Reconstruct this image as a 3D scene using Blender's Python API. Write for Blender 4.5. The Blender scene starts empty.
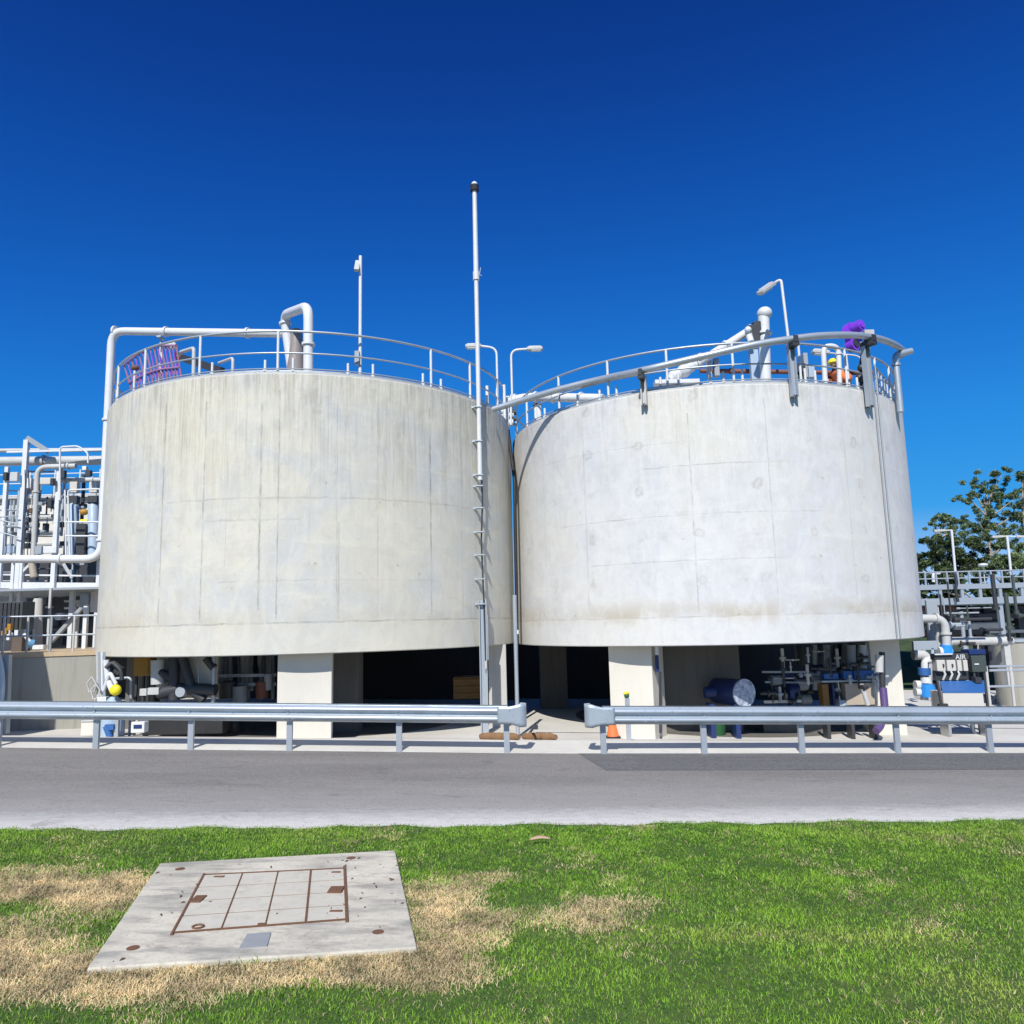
import bpy, math, random
import numpy as np
from mathutils import Vector, Matrix, Quaternion
random.seed(7); rng = np.random.default_rng(7)
R_ = math.radians
sc = bpy.context.scene
col = sc.collection
# ------------------------------------------------------------------ camera
FPX, PITCH, ROLL, CH = 770.0, .142, -.025, 2.54
F = Vector((0, math.cos(PITCH), math.sin(PITCH))); U0 = Vector((0, -math.sin(PITCH), math.cos(PITCH))); X0 = Vector((1, 0, 0))
XR = math.cos(ROLL)*X0 + math.sin(ROLL)*U0; UR = -math.sin(ROLL)*X0 + math.cos(ROLL)*U0
EYE = Vector((0, 0, CH))
def ray(px, py): return F + XR*((px-512)/FPX) + UR*((512-py)/FPX)
def proj(p):
    d = Vector(p)-EYE; k = d.dot(F)
    return 512+FPX*d.dot(XR)/k, 512-FPX*d.dot(UR)/k
def P(px, py, y):                       # point on the sight line at world depth y
    d = ray(px, py); return EYE + d*(y/d.y)
def gz(x, y):
    x = max(-40, min(40, x))
    return -.03*x + .045*min(max(y-15.7, 0), 1.1) - .13*min(max(y-16.8, 0), 2.6)
def G(px, py, dz=0.):                   # where the sight line meets the ground
    d = ray(px, py); t0, t1 = 1., 200.
    for _ in range(50):
        t = (t0+t1)/2; q = EYE+d*t
        if q.z > gz(q.x, q.y)+dz: t0 = t
        else: t1 = t
    return q
cam = bpy.data.cameras.new('camera'); co = bpy.data.objects.new('camera', cam); col.objects.link(co)
cam.sensor_width = 36; cam.lens = FPX/1024*36; cam.clip_end = 3000; cam.clip_start = .05
m = Matrix((XR, UR, -F)).transposed().to_4x4(); m.translation = EYE; co.matrix_world = m
sc.camera = co
# ------------------------------------------------------------------ nodes
class NT:
    def __init__(s, name):
        s.m = bpy.data.materials.new(name); s.m.use_nodes = True; s.t = s.m.node_tree
        s.b = s.t.nodes['Principled BSDF']; s._uv = None
    def new(s, ty, **kw):
        n = s.t.nodes.new(ty)
        for k, v in kw.items(): setattr(n, k, v)
        return n
    def lk(s, v, sock):
        if v is None: return
        if isinstance(v, bpy.types.NodeSocket): s.t.links.new(v, sock)
        else:
            if isinstance(v, (tuple, list)) and len(v) == 3 and sock.type == 'RGBA': v = (*v, 1)
            sock.default_value = v
    def math(s, op, a, b=None, c=None, clamp=False):
        n = s.new('ShaderNodeMath', operation=op, use_clamp=clamp)
        s.lk(a, n.inputs[0]); s.lk(b, n.inputs[1]); s.lk(c, n.inputs[2]); return n.outputs[0]
    def mix(s, f, a, b, mode='MIX'):
        n = s.new('ShaderNodeMix', data_type='RGBA', blend_type=mode)
        s.lk(f, n.inputs[0]); s.lk(a, n.inputs[6]); s.lk(b, n.inputs[7]); return n.outputs[2]
    def coord(s, which='Object'): return s.new('ShaderNodeTexCoord').outputs[which]
    def pos(s): return s.new('ShaderNodeNewGeometry').outputs['Position']
    def mapv(s, v, scale): 
        n = s.new('ShaderNodeMapping'); s.lk(v, n.inputs[0]); n.inputs['Scale'].default_value = scale; return n.outputs[0]
    def noise(s, v, scale, detail=4, rough=.55, dist=0):
        n = s.new('ShaderNodeTexNoise'); s.lk(v, n.inputs['Vector']); n.inputs['Scale'].default_value = scale
        n.inputs['Detail'].default_value = detail; n.inputs['Roughness'].default_value = rough; n.inputs['Distortion'].default_value = dist
        return n.outputs['Fac']
    def ramp(s, f, a, b, lo=0., hi=1.):
        n = s.new('ShaderNodeMapRange'); s.lk(f, n.inputs[0]); n.inputs[1].default_value = a; n.inputs[2].default_value = b
        n.inputs[3].default_value = lo; n.inputs[4].default_value = hi; return n.outputs[0]
    def bump(s, h, strength=.3, dist=.01):
        n = s.new('ShaderNodeBump'); n.inputs['Strength'].default_value = strength; n.inputs['Distance'].default_value = dist
        s.lk(h, n.inputs['Height']); s.t.links.new(n.outputs[0], s.b.inputs['Normal'])
    def out(s, colr=None, rough=None, metal=None):
        s.lk(colr, s.b.inputs['Base Color']); s.lk(rough, s.b.inputs['Roughness']); s.lk(metal, s.b.inputs['Metallic'])
        return s.m
def dull(c, k): return tuple(x*k for x in c)
def paint(name, c, rough=.45, metal=0., var=.25, scale=3., dirt=(.25, .2, .15), da=.25, bump=.0):
    n = NT(name); p = n.coord('Object'); a = n.noise(p, scale, 5, .6); b = n.noise(p, scale*9, 3)
    k = n.mix(n.ramp(a, .35, .7, 0, var), c, dull(c, .72)); k = n.mix(n.ramp(b, .58, .75, 0, da), k, dirt)
    if bump: n.bump(b, bump, .01)
    return n.out(k, n.ramp(a, .3, .7, rough*.8, min(1, rough*1.25)), metal)
M = {}
M['white'] = paint('white_paint', (.66, .67, .67), .42, var=.4, scale=2.2, dirt=(.34, .31, .27), da=.45)
M['white_dull'] = paint('aged_white_paint', (.50, .50, .48), .55, var=.5, dirt=(.2, .16, .12), da=.5)
M['galv'] = paint('galvanised_steel', (.47, .51, .545), .42, .5, var=.6, scale=5, dirt=(.25, .26, .27), da=.6)
M['galv_dull'] = paint('weathered_galvanised_steel', (.40, .44, .47), .5, .35, var=.35, scale=5, dirt=(.3, .3, .3))
M['rail'] = paint('rail_galvanised_steel', (.47, .53, .575), .36, .45, var=.75, scale=1.9, dirt=(.26, .30, .34), da=.7)
M['grey'] = paint('grey_paint', (.30, .33, .36), .5)
M['bluegrey'] = paint('blue_grey_paint', (.36, .45, .55), .45)
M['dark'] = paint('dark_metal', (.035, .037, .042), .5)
M['black'] = paint('black_rubber', (.015, .015, .017), .7, da=.1)
M['brown'] = paint('brown_oxide_pipe', (.20, .075, .05), .6)
M['rust'] = paint('rusty_steel', (.15, .07, .035), .85, scale=9, dirt=(.33, .18, .10), da=.7, bump=.5)
M['blue'] = paint('blue_paint', (.03, .12, .34), .4, da=.1)
M['navy'] = paint('navy_paint', (.012, .03, .12), .4, da=.1)
M['skyblue'] = paint('bright_blue_paint', (.03, .27, .72), .4, da=.1)
M['purple'] = paint('purple_paint', (.22, .05, .62), .4, da=.05)
M['lilac'] = paint('faded_purple_mesh', (.34, .17, .32), .6, da=.5, scale=8, dirt=(.50, .15, .15))
M['cage_red'] = paint('faded_red_mesh', (.42, .13, .14), .6, da=.3)
M['orange'] = paint('orange_plastic', (.80, .18, .05), .5, da=.1)
M['ochre'] = paint('ochre_paint', (.42, .21, .02), .5)
M['yellow'] = paint('yellow_plastic', (.85, .70, .02), .4, da=.05)
M['green'] = paint('green_plastic', (.02, .10, .035), .5)
M['ochre_shade'] = paint('shade_dark_ochre', (.20, .10, .02), .6)  # ochre darkened for parts that stand in deep shade
M['purple_dull'] = paint('dull_purple_paint', (.10, .06, .17), .4)
M['bin_brown'] = paint('faded_brown_plastic', (.11, .085, .065), .6)
M['soft_blue'] = paint('faded_blue_paint', (.10, .28, .48), .5, var=.5)
M['tan'] = paint('tan_steel_sheet', (.42, .35, .27), .5)
M['cabinet'] = paint('cabinet_paint', (.55, .52, .47), .45)
M['darkgreen'] = paint('dark_green_grey_cabinet', (.05, .065, .06), .5)
M['steel'] = paint('stainless_steel', (.55, .56, .57), .28, .8)
M['skin'] = paint('skin', (.45, .25, .17), .5, da=.05)
M['hivis'] = paint('orange_workwear', (.85, .20, .06), .8, scale=6, da=.05)
M['trousers'] = paint('navy_workwear', (.02, .025, .05), .8)
M['bark'] = paint('eucalypt_bark', (.34, .30, .25), .85, scale=1.5, var=.6, dirt=(.14, .1, .08), da=.5, bump=.5)
M['timber'] = paint('weathered_ledge', (.50, .38, .24), .8, scale=5, var=.5, bump=.3)
M['coir'] = paint('coir_fibre', (.24, .13, .06), .95, var=.7, scale=9, dirt=(.5, .33, .2), da=.8, bump=1)
M['lens'] = paint('lamp_lens', (.75, .76, .74), .2, da=.05)
def concrete(name, c, streak=.35, scale=1.):
    n = NT(name); p = n.pos(); a = n.noise(p, .9*scale, 6, .6); b = n.noise(p, 14*scale, 4, .6); s = n.noise(n.mapv(p, (5, 5, .35)), 1.6, 4, .6)
    k = n.mix(n.ramp(a, .3, .72, 0, .5), c, dull(c, .78)); k = n.mix(n.ramp(s, .5, .75, 0, streak), k, (c[0]*.55, c[1]*.52, c[2]*.48))
    k = n.mix(n.ramp(b, .6, .8, 0, .35), k, dull(c, .6)); n.bump(b, .35, .006); return n.out(k, .85)
M['concrete'] = concrete('concrete', (.47, .455, .42))
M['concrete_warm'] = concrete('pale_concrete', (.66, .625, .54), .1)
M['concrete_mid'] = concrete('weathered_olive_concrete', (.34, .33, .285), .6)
M['concrete_shade'] = concrete('shade_dark_concrete', (.15, .14, .125), .5)  # concrete darkened to imitate the shade under the tanks
M['wall_shade'] = concrete('shade_black_concrete', (.035, .034, .035), .4)  # near-black colour stands in for deep shade on the back walls

def tank_mat(name, c, stain, patch, joints, hlines, ties, top_stain, band):
    n = NT(name)
    uv = n.new('ShaderNodeUVMap').outputs[0]
    sep = n.new('ShaderNodeSeparateXYZ'); n.lk(uv, sep.inputs[0]); u, v = sep.outputs[0], sep.outputs[1]
    big = n.noise(uv, .55, 5, .62, .6); mid = n.noise(uv, 2.4, 5, .65, .4); fine = n.noise(uv, 22, 4, .6)
    k = n.mix(n.ramp(big, .40, .62, 0, .9), c, patch)
    k = n.mix(n.ramp(mid, .45, .72, 0, .6), k, dull(c, .78)); k = n.mix(n.ramp(n.noise(uv, .28, 3, .5), .48, .62, 0, .5), k, (c[0]*1.02, c[1]*.99, c[2]*.88))
    k = n.mix(n.ramp(n.noise(n.mapv(uv, (.35, 1.7, 1)), 1.3, 5, .6, .8), .56, .7, 0, .38), k, (c[0]*1.16, c[1]*1.15, c[2]*1.08))
    # long vertical runs, strongest under the rim
    st = n.noise(n.mapv(uv, (6.5, .30, 1)), 1.0, 7, .72, .9)
    st2 = n.noise(n.mapv(uv, (15, .35, 1)), 1.0, 4, .6)
    fade = n.math('MULTIPLY', n.ramp(v, 2.6, 6.2, .10, top_stain), n.ramp(n.noise(uv, .45, 4, .6), .38, .6, .25, 1))
    k = n.mix(n.math('MULTIPLY', n.ramp(st, .47, .72, 0, 1), fade), k, stain)
    k = n.mix(n.math('MULTIPLY', n.ramp(st2, .5, .75, 0, .8), n.ramp(v, 3.2, 6.2, .05, top_stain*.9)), k, dull(stain, .85))
    # dark rim drips
    k = n.mix(n.math('MULTIPLY', n.ramp(n.noise(n.mapv(uv, (9, .7, 1)), 1, 3), .48, .7, 0, 1), n.ramp(v, 5.2, 6.2, 0, .35)), k, (.20, .185, .16))
    wob = n.math('MULTIPLY', n.math('SUBTRACT', n.noise(uv, 3.5, 3), .5), .05)
    uw = n.math('ADD', u, wob); vw = n.math('ADD', v, n.math('MULTIPLY', wob, 1.6))
    brk = n.ramp(n.noise(uv, 1.7, 4, .7), .38, .6, .15, 1)
    tot = None
    for (u0, w, z0, z1, s) in joints:
        a = n.ramp(n.math('ABSOLUTE', n.math('SUBTRACT', uw, u0)), w*.4, w, 1, 0)
        g = n.math('MULTIPLY', n.math('GREATER_THAN', v, z0), n.math('LESS_THAN', v, z1))
        a = n.math('MULTIPLY', n.math('MULTIPLY', a, g), s)
        tot = a if tot is None else n.math('MAXIMUM', tot, a)
    for (z0, w, u0, u1, s) in hlines:
        a = n.ramp(n.math('ABSOLUTE', n.math('SUBTRACT', vw, z0)), w*.4, w, 1, 0)
        g = n.math('MULTIPLY', n.math('GREATER_THAN', u, u0), n.math('LESS_THAN', u, u1))
        a = n.math('MULTIPLY', n.math('MULTIPLY', a, g), s)
        tot = n.math('MAXIMUM', tot, a)
    tot = n.math('MULTIPLY', tot, brk)
    k = n.mix(n.math('MULTIPLY', tot, .9), k, (.23, .22, .20))
    if ties:   # patched form-tie holes on a loose grid
        us = n.math('DIVIDE', u, 1.40); vs = n.math('DIVIDE', n.math('ADD', v, .15), 1.12)
        jit = n.math('MULTIPLY', n.math('SUBTRACT', n.noise(uv, .8, 2), .5), .4)
        du = n.math('MULTIPLY', n.math('SUBTRACT', n.math('FRACT', n.math('ADD', us, jit)), .5), 1.40)
        dv = n.math('MULTIPLY', n.math('SUBTRACT', n.math('FRACT', n.math('ADD', vs, jit)), .5), 1.12)
        wx = n.math('MULTIPLY', n.math('SUBTRACT', n.noise(uv, 7, 4, .7), .5), .28)
        r = n.math('ADD', n.math('SQRT', n.math('ADD', n.math('MULTIPLY', du, du), n.math('MULTIPLY', dv, dv))), wx)
        ring = n.math('MULTIPLY', n.ramp(r, .03, .08, 0, 1), n.ramp(r, .08, .15, 1, 0))
        core = n.ramp(r, .0, .12, .35, 0)
        keep = n.math('MULTIPLY', n.ramp(n.noise(uv, .75, 2), .42, .62, .1, .85), n.math('GREATER_THAN', v, .9))
        k = n.mix(n.math('MULTIPLY', n.math('MULTIPLY', n.math('MAXIMUM', ring, core), keep), .55), k, (.27, .25, .215))
    wv = n.math('ADD', v, n.math('MULTIPLY', n.math('SUBTRACT', n.noise(n.mapv(uv, (.5, .5, 1)), 1.2, 5, .7), .5), 1.1))
    tan_ = n.math('MULTIPLY', n.math('MULTIPLY', n.ramp(wv, .50, .72, 0, 1), n.ramp(wv, .85, 1.15, 1, 0)), n.ramp(n.noise(uv, .6, 4), .42, .58, .2, 1))
    k = n.mix(n.math('MULTIPLY', tan_, band), k, (c[0]*.74, c[1]*.68, c[2]*.56))
    k = n.mix(n.math('MULTIPLY', n.math('LESS_THAN', v, .68), .35), k, (c[0]*1.02, c[1]*1.0, c[2]*.95))
    k = n.mix(n.ramp(fine, .58, .8, 0, .45), k, dull(c, .58)); k = n.mix(n.ramp(n.noise(uv, 9, 5, .75), .55, .72, 0, .4), k, dull(c, .74)); k = n.mix(n.ramp(n.noise(n.mapv(uv, (1.1, .5, 1)), 1.7, 6, .7, 1.5), .5, .56, 0, .22), k, (c[0]*1.15, c[1]*1.15, c[2]*1.12))
    # rusty dots
    vo = n.new('ShaderNodeTexVoronoi'); n.lk(uv, vo.inputs['Vector']); vo.inputs['Scale'].default_value = 1.35
    k = n.mix(n.ramp(vo.outputs['Distance'], .035, .06, .35, 0), k, (.18, .15, .12))
    h = n.math('SUBTRACT', n.math('MULTIPLY', n.math('ADD', fine, mid), .5), n.math('MULTIPLY', tot, 1.2))
    n.bump(h, .4, .012)
    return n.out(k, .86)

def leafmat(name, a, b):
    n = NT(name); t = n.new('ShaderNodeAttribute', attribute_name='tint').outputs['Fac']
    k = n.mix(t, a, b); n.lk(.55, n.b.inputs['Roughness'])
    tr = n.new('ShaderNodeBsdfTranslucent'); n.lk(k, tr.inputs[0]); ms = n.new('ShaderNodeMixShader'); ms.inputs[0].default_value = .25
    n.lk(k, n.b.inputs['Base Color']); n.t.links.new(n.b.outputs[0], ms.inputs[1]); n.t.links.new(tr.outputs[0], ms.inputs[2])
    n.t.links.new(ms.outputs[0], n.t.nodes['Material Output'].inputs[0]); return n.m
M['leaf'] = leafmat('eucalypt_leaves', (.06, .10, .033), (.24, .31, .13))
M['leaf_dark'] = leafmat('dark_leaves', (.025, .045, .015), (.09, .13, .04))

# ------------------------------------------------------------------ meshes
class MB:
    def __init__(s): s.v = []; s.f = []; s.sm = []
    def add(s, vs, fs, smooth=False):
        o = len(s.v); s.v += [Vector(q) for q in vs]; s.f += [tuple(i+o for i in q) for q in fs]; s.sm += [smooth]*len(fs); return s
    def box(s, c, size, q=None, taper=1.):
        x, y, z = size[0]/2, size[1]/2, size[2]/2; vs = []
        for sz in (-1, 1):
            t = taper if sz > 0 else 1
            for sx, sy in ((-1, -1), (1, -1), (1, 1), (-1, 1)):
                w = Vector((sx*x*t, sy*y*t, sz*z)); w = q @ w if q is not None else w
                vs.append(Vector(c)+w)
        return s.add(vs, [(3, 2, 1, 0), (4, 5, 6, 7), (0, 1, 5, 4), (1, 2, 6, 5), (2, 3, 7, 6), (3, 0, 4, 7)])
    def beam(s, a, b, w, h, up=Vector((0, 0, 1))):
        a, b = Vector(a), Vector(b); d = (b-a); L = d.length; d.normalize()
        if abs(d.dot(up)) > .98: up = Vector((0, 1, 0))
        x = d.cross(up).normalized(); z = x.cross(d)
        q = Matrix((x, d, z)).transposed().to_quaternion()
        return s.box((a+b)/2, (w, L, h), q)
    def tube(s, pts, r, n=10, caps=True):
        pts = [Vector(q) for q in pts]; N = len(pts); rs = r if isinstance(r, (list, tuple)) else [r]*N
        tang = []
        for i in range(N):
            t = (pts[min(i+1, N-1)]-pts[max(i-1, 0)]).normalized(); tang.append(t)
        u = tang[0].orthogonal().normalized(); vs = []
        for i in range(N):
            t = tang[i]; u = (u-t*u.dot(t)); u = u.normalized() if u.length > 1e-6 else t.orthogonal().normalized(); w = t.cross(u)
            for k in range(n):
                a = 2*math.pi*k/n; vs.append(pts[i]+(u*math.cos(a)+w*math.sin(a))*rs[i])
        fs = [(i*n+k, i*n+(k+1) % n, (i+1)*n+(k+1) % n, (i+1)*n+k) for i in range(N-1) for k in range(n)]
        s.add(vs, fs, True)
        if caps: s.add(vs[:n], [tuple(range(n))[::-1]]); s.add(vs[-n:], [tuple(range(n))])
        return s
    def cyl(s, a, b, r0, r1=None, n=16): return s.tube([a, b], [r0, r0 if r1 is None else r1], n)
    def sphere(s, c, r, n=12, sc_=(1, 1, 1)):
        c = Vector(c); vs = []; m_ = n//2+1
        for i in range(m_+1):
            t = math.pi*i/m_
            for k in range(n):
                a = 2*math.pi*k/n; vs.append(c+Vector((math.sin(t)*math.cos(a)*r*sc_[0], math.sin(t)*math.sin(a)*r*sc_[1], math.cos(t)*r*sc_[2])))
        return s.add(vs, [(i*n+k, (i+1)*n+k, (i+1)*n+(k+1) % n, i*n+(k+1) % n) for i in range(m_) for k in range(n)], True)
    def build(s, name, mat, parent=None, bevel=0., tint=None):
        off = parent.matrix_basis.translation.copy() if parent is not None else Vector()
        pp = parent
        while pp is not None and pp.parent is not None: pp = pp.parent; off += pp.matrix_basis.translation
        me = bpy.data.meshes.new(name); me.from_pydata([q-off for q in s.v], [], s.f); me.update()
        me.polygons.foreach_set('use_smooth', s.sm)
        me.materials.append(M[mat] if isinstance(mat, str) else mat)
        o = bpy.data.objects.new(name, me); col.objects.link(o)
        if parent is not None: o.parent = parent
        if bevel:
            md = o.modifiers.new('bevel', 'BEVEL'); md.width = bevel; md.segments = 2; md.limit_method = 'ANGLE'
        return o
def tag(o, label=None, cat=None, group=None, kind=None):
    if label: o['label'] = label
    if cat: o['category'] = cat
    if group: o['group'] = group
    if kind: o['kind'] = kind
    return o
def thing(name, label, cat, loc, group=None):
    o = bpy.data.objects.new(name, None); col.objects.link(o); o.location = loc; o.empty_display_size = .2
    return tag(o, label, cat, group)
def bend(pts, r=.3, n=6):               # round the corners of a polyline
    pts = [Vector(q) for q in pts]; out = [pts[0]]
    for i in range(1, len(pts)-1):
        a, b, c = pts[i-1], pts[i], pts[i+1]; ra = min(r, (a-b).length*.48, (c-b).length*.48)
        p0 = b+(a-b).normalized()*ra; p1 = b+(c-b).normalized()*ra
        for k in range(n+1):
            t = k/n; out.append(p0*(1-t)**2+b*2*t*(1-t)+p1*t*t)
    return out+[pts[-1]]
def flange(mb, p, d, r, t=.05):
    d = Vector(d).normalized(); p = Vector(p); mb.cyl(p-d*t/2, p+d*t/2, r, n=16)

# ------------------------------------------------------------------ ground, road, apron
def sheet(name, xs, ys, zf, mat, edge=None, label=None):
    mb = MB(); vs = [(x, y, zf(x, y)) for y in ys for x in xs]; nx = len(xs)
    fs = [(j*nx+i, j*nx+i+1, (j+1)*nx+i+1, (j+1)*nx+i) for j in range(len(ys)-1) for i in range(nx-1)]
    mb.add(vs, fs, False); o = mb.build(name, mat); return tag(o, kind='structure')
n = NT('far_ground'); p = n.pos(); a = n.noise(p, .15, 5)
M['far'] = n.out(n.mix(n.ramp(a, .35, .65), (.05, .075, .02), (.13, .12, .06)), .95)
n = NT('lawn_soil'); p = n.pos(); a = n.noise(p, 3, 5); b = n.noise(p, 60, 3)
k = n.mix(n.ramp(a, .35, .65), (.045, .10, .012), (.09, .13, .025)); k = n.mix(n.ramp(b, .5, .7, 0, .5), k, (.03, .05, .01))
n.bump(b, .8, .02); M['soil'] = n.out(k, .95)
RA, RB = Vector((-6.33, 9.8)), Vector((6.62, 10.61))         # lawn / road edge
def edge_y(x): return RA.y+(RB.y-RA.y)*(x-RA.x)/(RB.x-RA.x)
def fence_y(x): return 15.62 + (.03*max(-x, 0)+.035*max(x-1, 0))
def noise1(x): return .05*math.sin(x*3.1+1)+.035*math.sin(x*7.7)+.02*math.sin(x*17.3+2)+.012*math.sin(x*41)
# asphalt: dusty pale verge along the lawn
n = NT('asphalt'); p = n.pos(); sp = n.new('ShaderNodeSeparateXYZ'); n.lk(p, sp.inputs[0])
dist = n.math('SUBTRACT', sp.outputs[1], n.math('MULTIPLY_ADD', sp.outputs[0], (RB.y-RA.y)/(RB.x-RA.x), edge_y(0)))
big = n.noise(n.mapv(p, (.25, 1.4, 1)), .9, 6, .62, .4); fine = n.noise(p, 70, 4, .7); mid = n.noise(p, 9, 5, .7)
k = n.mix(n.ramp(big, .3, .7), (.16, .145, .128), (.235, .216, .192)); k = n.mix(n.ramp(mid, .45, .75, 0, .35), k, (.095, .097, .102))
k = n.mix(n.ramp(fine, .45, .75, 0, .55), k, (.26, .255, .245)); k = n.mix(n.ramp(fine, .45, .25, 0, .6), k, (.06, .06, .062))
band = n.math('ADD', dist, n.math('MULTIPLY', n.math('SUBTRACT', n.noise(n.mapv(p, (1, 3, 1)), 1.4, 6, .7), .5), 2.0))
k = n.mix(n.ramp(band, .3, 3.0, .8, 0), k, (.38, .365, .34))
band2 = n.math('ADD', dist, n.math('MULTIPLY', n.math('SUBTRACT', n.noise(n.mapv(p, (1, 2, 1)), 4, 5, .75), .5), 1.0))
k = n.mix(n.ramp(band2, .15, .95, .95, 0), k, (.62, .595, .55))
g2 = n.noise(p, 24, 5, .8); k = n.mix(n.ramp(g2, .52, .68, 0, .6), k, (.33, .32, .30)); k = n.mix(n.ramp(g2, .46, .34, 0, .55), k, (.07, .068, .066)); k = n.mix(n.ramp(n.noise(n.mapv(p, (.6, 1.2, 1)), 1.3, 5, .7, 1.), .60, .66, 0, .35), k, (.085, .083, .08))
strk = n.noise(n.mapv(p, (.12, 6, 1)), 1.1, 4, .6); k = n.mix(n.ramp(strk, .58, .72, 0, .3), k, (.25, .245, .24))
n.bump(n.math('ADD', fine, mid), .5, .012); M['asphalt'] = n.out(k, .92)
n = NT('fresh_asphalt'); p = n.pos(); fine = n.noise(p, 60, 4, .7); a = n.noise(n.mapv(p, (.4, 2, 1)), 2, 5)
k = n.mix(n.ramp(n.noise(p, 24, 5, .8), .35, .68), (.055, .054, .054), (.20, .195, .19)); k = n.mix(n.ramp(a, .5, .75, 0, .4), k, (.19, .185, .18))
n.bump(fine, .5, .012); M['asphalt2'] = n.out(k, .92)
n = NT('apron_concrete'); p = n.pos(); a = n.noise(p, .6, 6, .6); b = n.noise(p, 7, 5, .6); c_ = n.noise(p, 40, 3)
k = n.mix(n.ramp(a, .35, .7), (.60, .58, .53), (.50, .475, .42)); k = n.mix(n.ramp(b, .52, .78, 0, .4), k, (.40, .37, .32))
n.bump(c_, .3, .006); M['apron'] = n.out(k, .88)

xs_far = [-1500, -200, -60, -40, -25, -15, 0, 15, 25, 40, 60, 200, 1500]
tag(sheet('ground', xs_far, [-300, -40, 0, 15, 15.7, 16.8, 19.4, 24, 40, 100, 400, 2500], lambda x, y: gz(x, y)-.06, 'far'))
fx = [x*.25 for x in range(-160, 161)]
# lawn sheet with a ragged road edge
mb = MB(); nx = len(fx); rows = [0]+[.35, .7, .9, 1.]
vs = []
for t in rows:
    for x in fx:
        y0, y1 = -20, edge_y(x)+noise1(x); y = y0+(y1-y0)*t; vs.append((x, y, gz(x, y)+(.012 if t < 1 else -.002)))
mb.add(vs, [(j*nx+i, j*nx+i+1, (j+1)*nx+i+1, (j+1)*nx+i) for j in range(len(rows)-1) for i in range(nx-1)])
tag(mb.build('lawn', 'soil'), kind='structure')
mb = MB(); vs = []
for t in (0, .5, 1):
    for x in fx:
        y0, y1 = edge_y(x)-.6, fence_y(x)-.02; vs.append((x, y0+(y1-y0)*t, gz(x, y0)-.004))
mb.add(vs, [(j*nx+i, j*nx+i+1, (j+1)*nx+i+1, (j+1)*nx+i) for j in range(2) for i in range(nx-1)])
tag(mb.build('road', 'asphalt'), kind='structure')
q0, q1 = G(578, 752.8), G(606, 770.3); mb = MB()
q0.y = min(q0.y, fence_y(q0.x)-.03)
top = [(q0.x, q0.y)]+[(x*.5, fence_y(x*.5)-.03) for x in range(5, 70)]; bot = [(q1.x, q1.y)]+[(x*.5, q1.y+.045*(x*.5-q1.x)) for x in range(5, 70)]
vs = [(x, y, gz(x, y)+.001) for x, y in top+bot]; k_ = len(top)
mb.add(vs, [(k_+i, k_+i+1, i+1, i) for i in range(k_-1)]); tag(mb.build('road_patch', 'asphalt2'), kind='structure')
mb = MB(); vs = []                                           # concrete apron, kerb step 3 cm proud of the road
ts = [0, .0001]+[i*.12/18.4 for i in range(1, 36)]+[.3, .45, .7, 1]
for j, t in enumerate(ts):
    for x in fx:
        y0 = fence_y(x)-.02; y = y0+(34-y0)*t
        vs.append((x, y, gz(x, y)+(-.06 if j == 0 else .018)))
mb.add(vs, [(j*nx+i, j*nx+i+1, (j+1)*nx+i+1, (j+1)*nx+i) for j in range(len(ts)-1) for i in range(nx-1)])
tag(mb.build('apron', 'apron'), kind='structure')
def groove(pa, pb, w=.05, name='drain_slot'):
    a, b = G(*pa), G(*pb); mb = MB(); N_ = 20; vs = []
    for i in range(N_+1):
        q = a.lerp(b, i/N_); vs += [(q.x, q.y-w/2, gz(q.x, q.y-w/2)+.024), (q.x, q.y+w/2, gz(q.x, q.y+w/2)+.024)]
    mb.add(vs, [(2*i, 2*i+2, 2*i+3, 2*i+1) for i in range(N_)]); return tag(mb.build(name, 'dark'), kind='structure')
groove((536, 733.2), (700, 734.5)); groove((918, 728.5), (1060, 729.5))

# ------------------------------------------------------------------ tanks
S = .93
TL = dict(c=Vector((-6.30*S, 25*S, 0)), R=6.30*S, zb=CH-.643*S+.0, zt=CH+6.362*S)
TR = dict(c=Vector((6.37*S, 25.7*S, 0)), R=6.29*S, zb=CH-.708*S, zt=CH+5.99*S)
def tp(T, a, r, z): return Vector((T['c'].x+r*math.cos(a), T['c'].y+r*math.sin(a), z))
def ang(T, px, r=None, z=None):          # front angle whose rim point shows at column px
    r = T['R'] if r is None else r; z = T['zt'] if z is None else z
    a0 = math.atan2(-T['c'].y, -T['c'].x); h = math.acos(r/math.hypot(T['c'].x, T['c'].y)); lo, hi = a0-h, a0+h
    for _ in range(40):
        mid = (lo+hi)/2
        if proj(tp(T, mid, r, z))[0] < px: lo = mid
        else: hi = mid
    return (lo+hi)/2
def chit(T, px, py, r):                  # sight line against the upright cylinder of radius r
    d = ray(px, py); e = EYE-T['c']; A = d.x**2+d.y**2; B = 2*(e.x*d.x+e.y*d.y); C_ = e.x**2+e.y**2-r*r
    D_ = max(0, B*B-4*A*C_); t = (-B-math.sqrt(D_))/(2*A); return EYE+d*t
def uofs(T, px): return (ang(T, px, z=(T['zt']+T['zb'])/2)+math.pi)*T['R']
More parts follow.
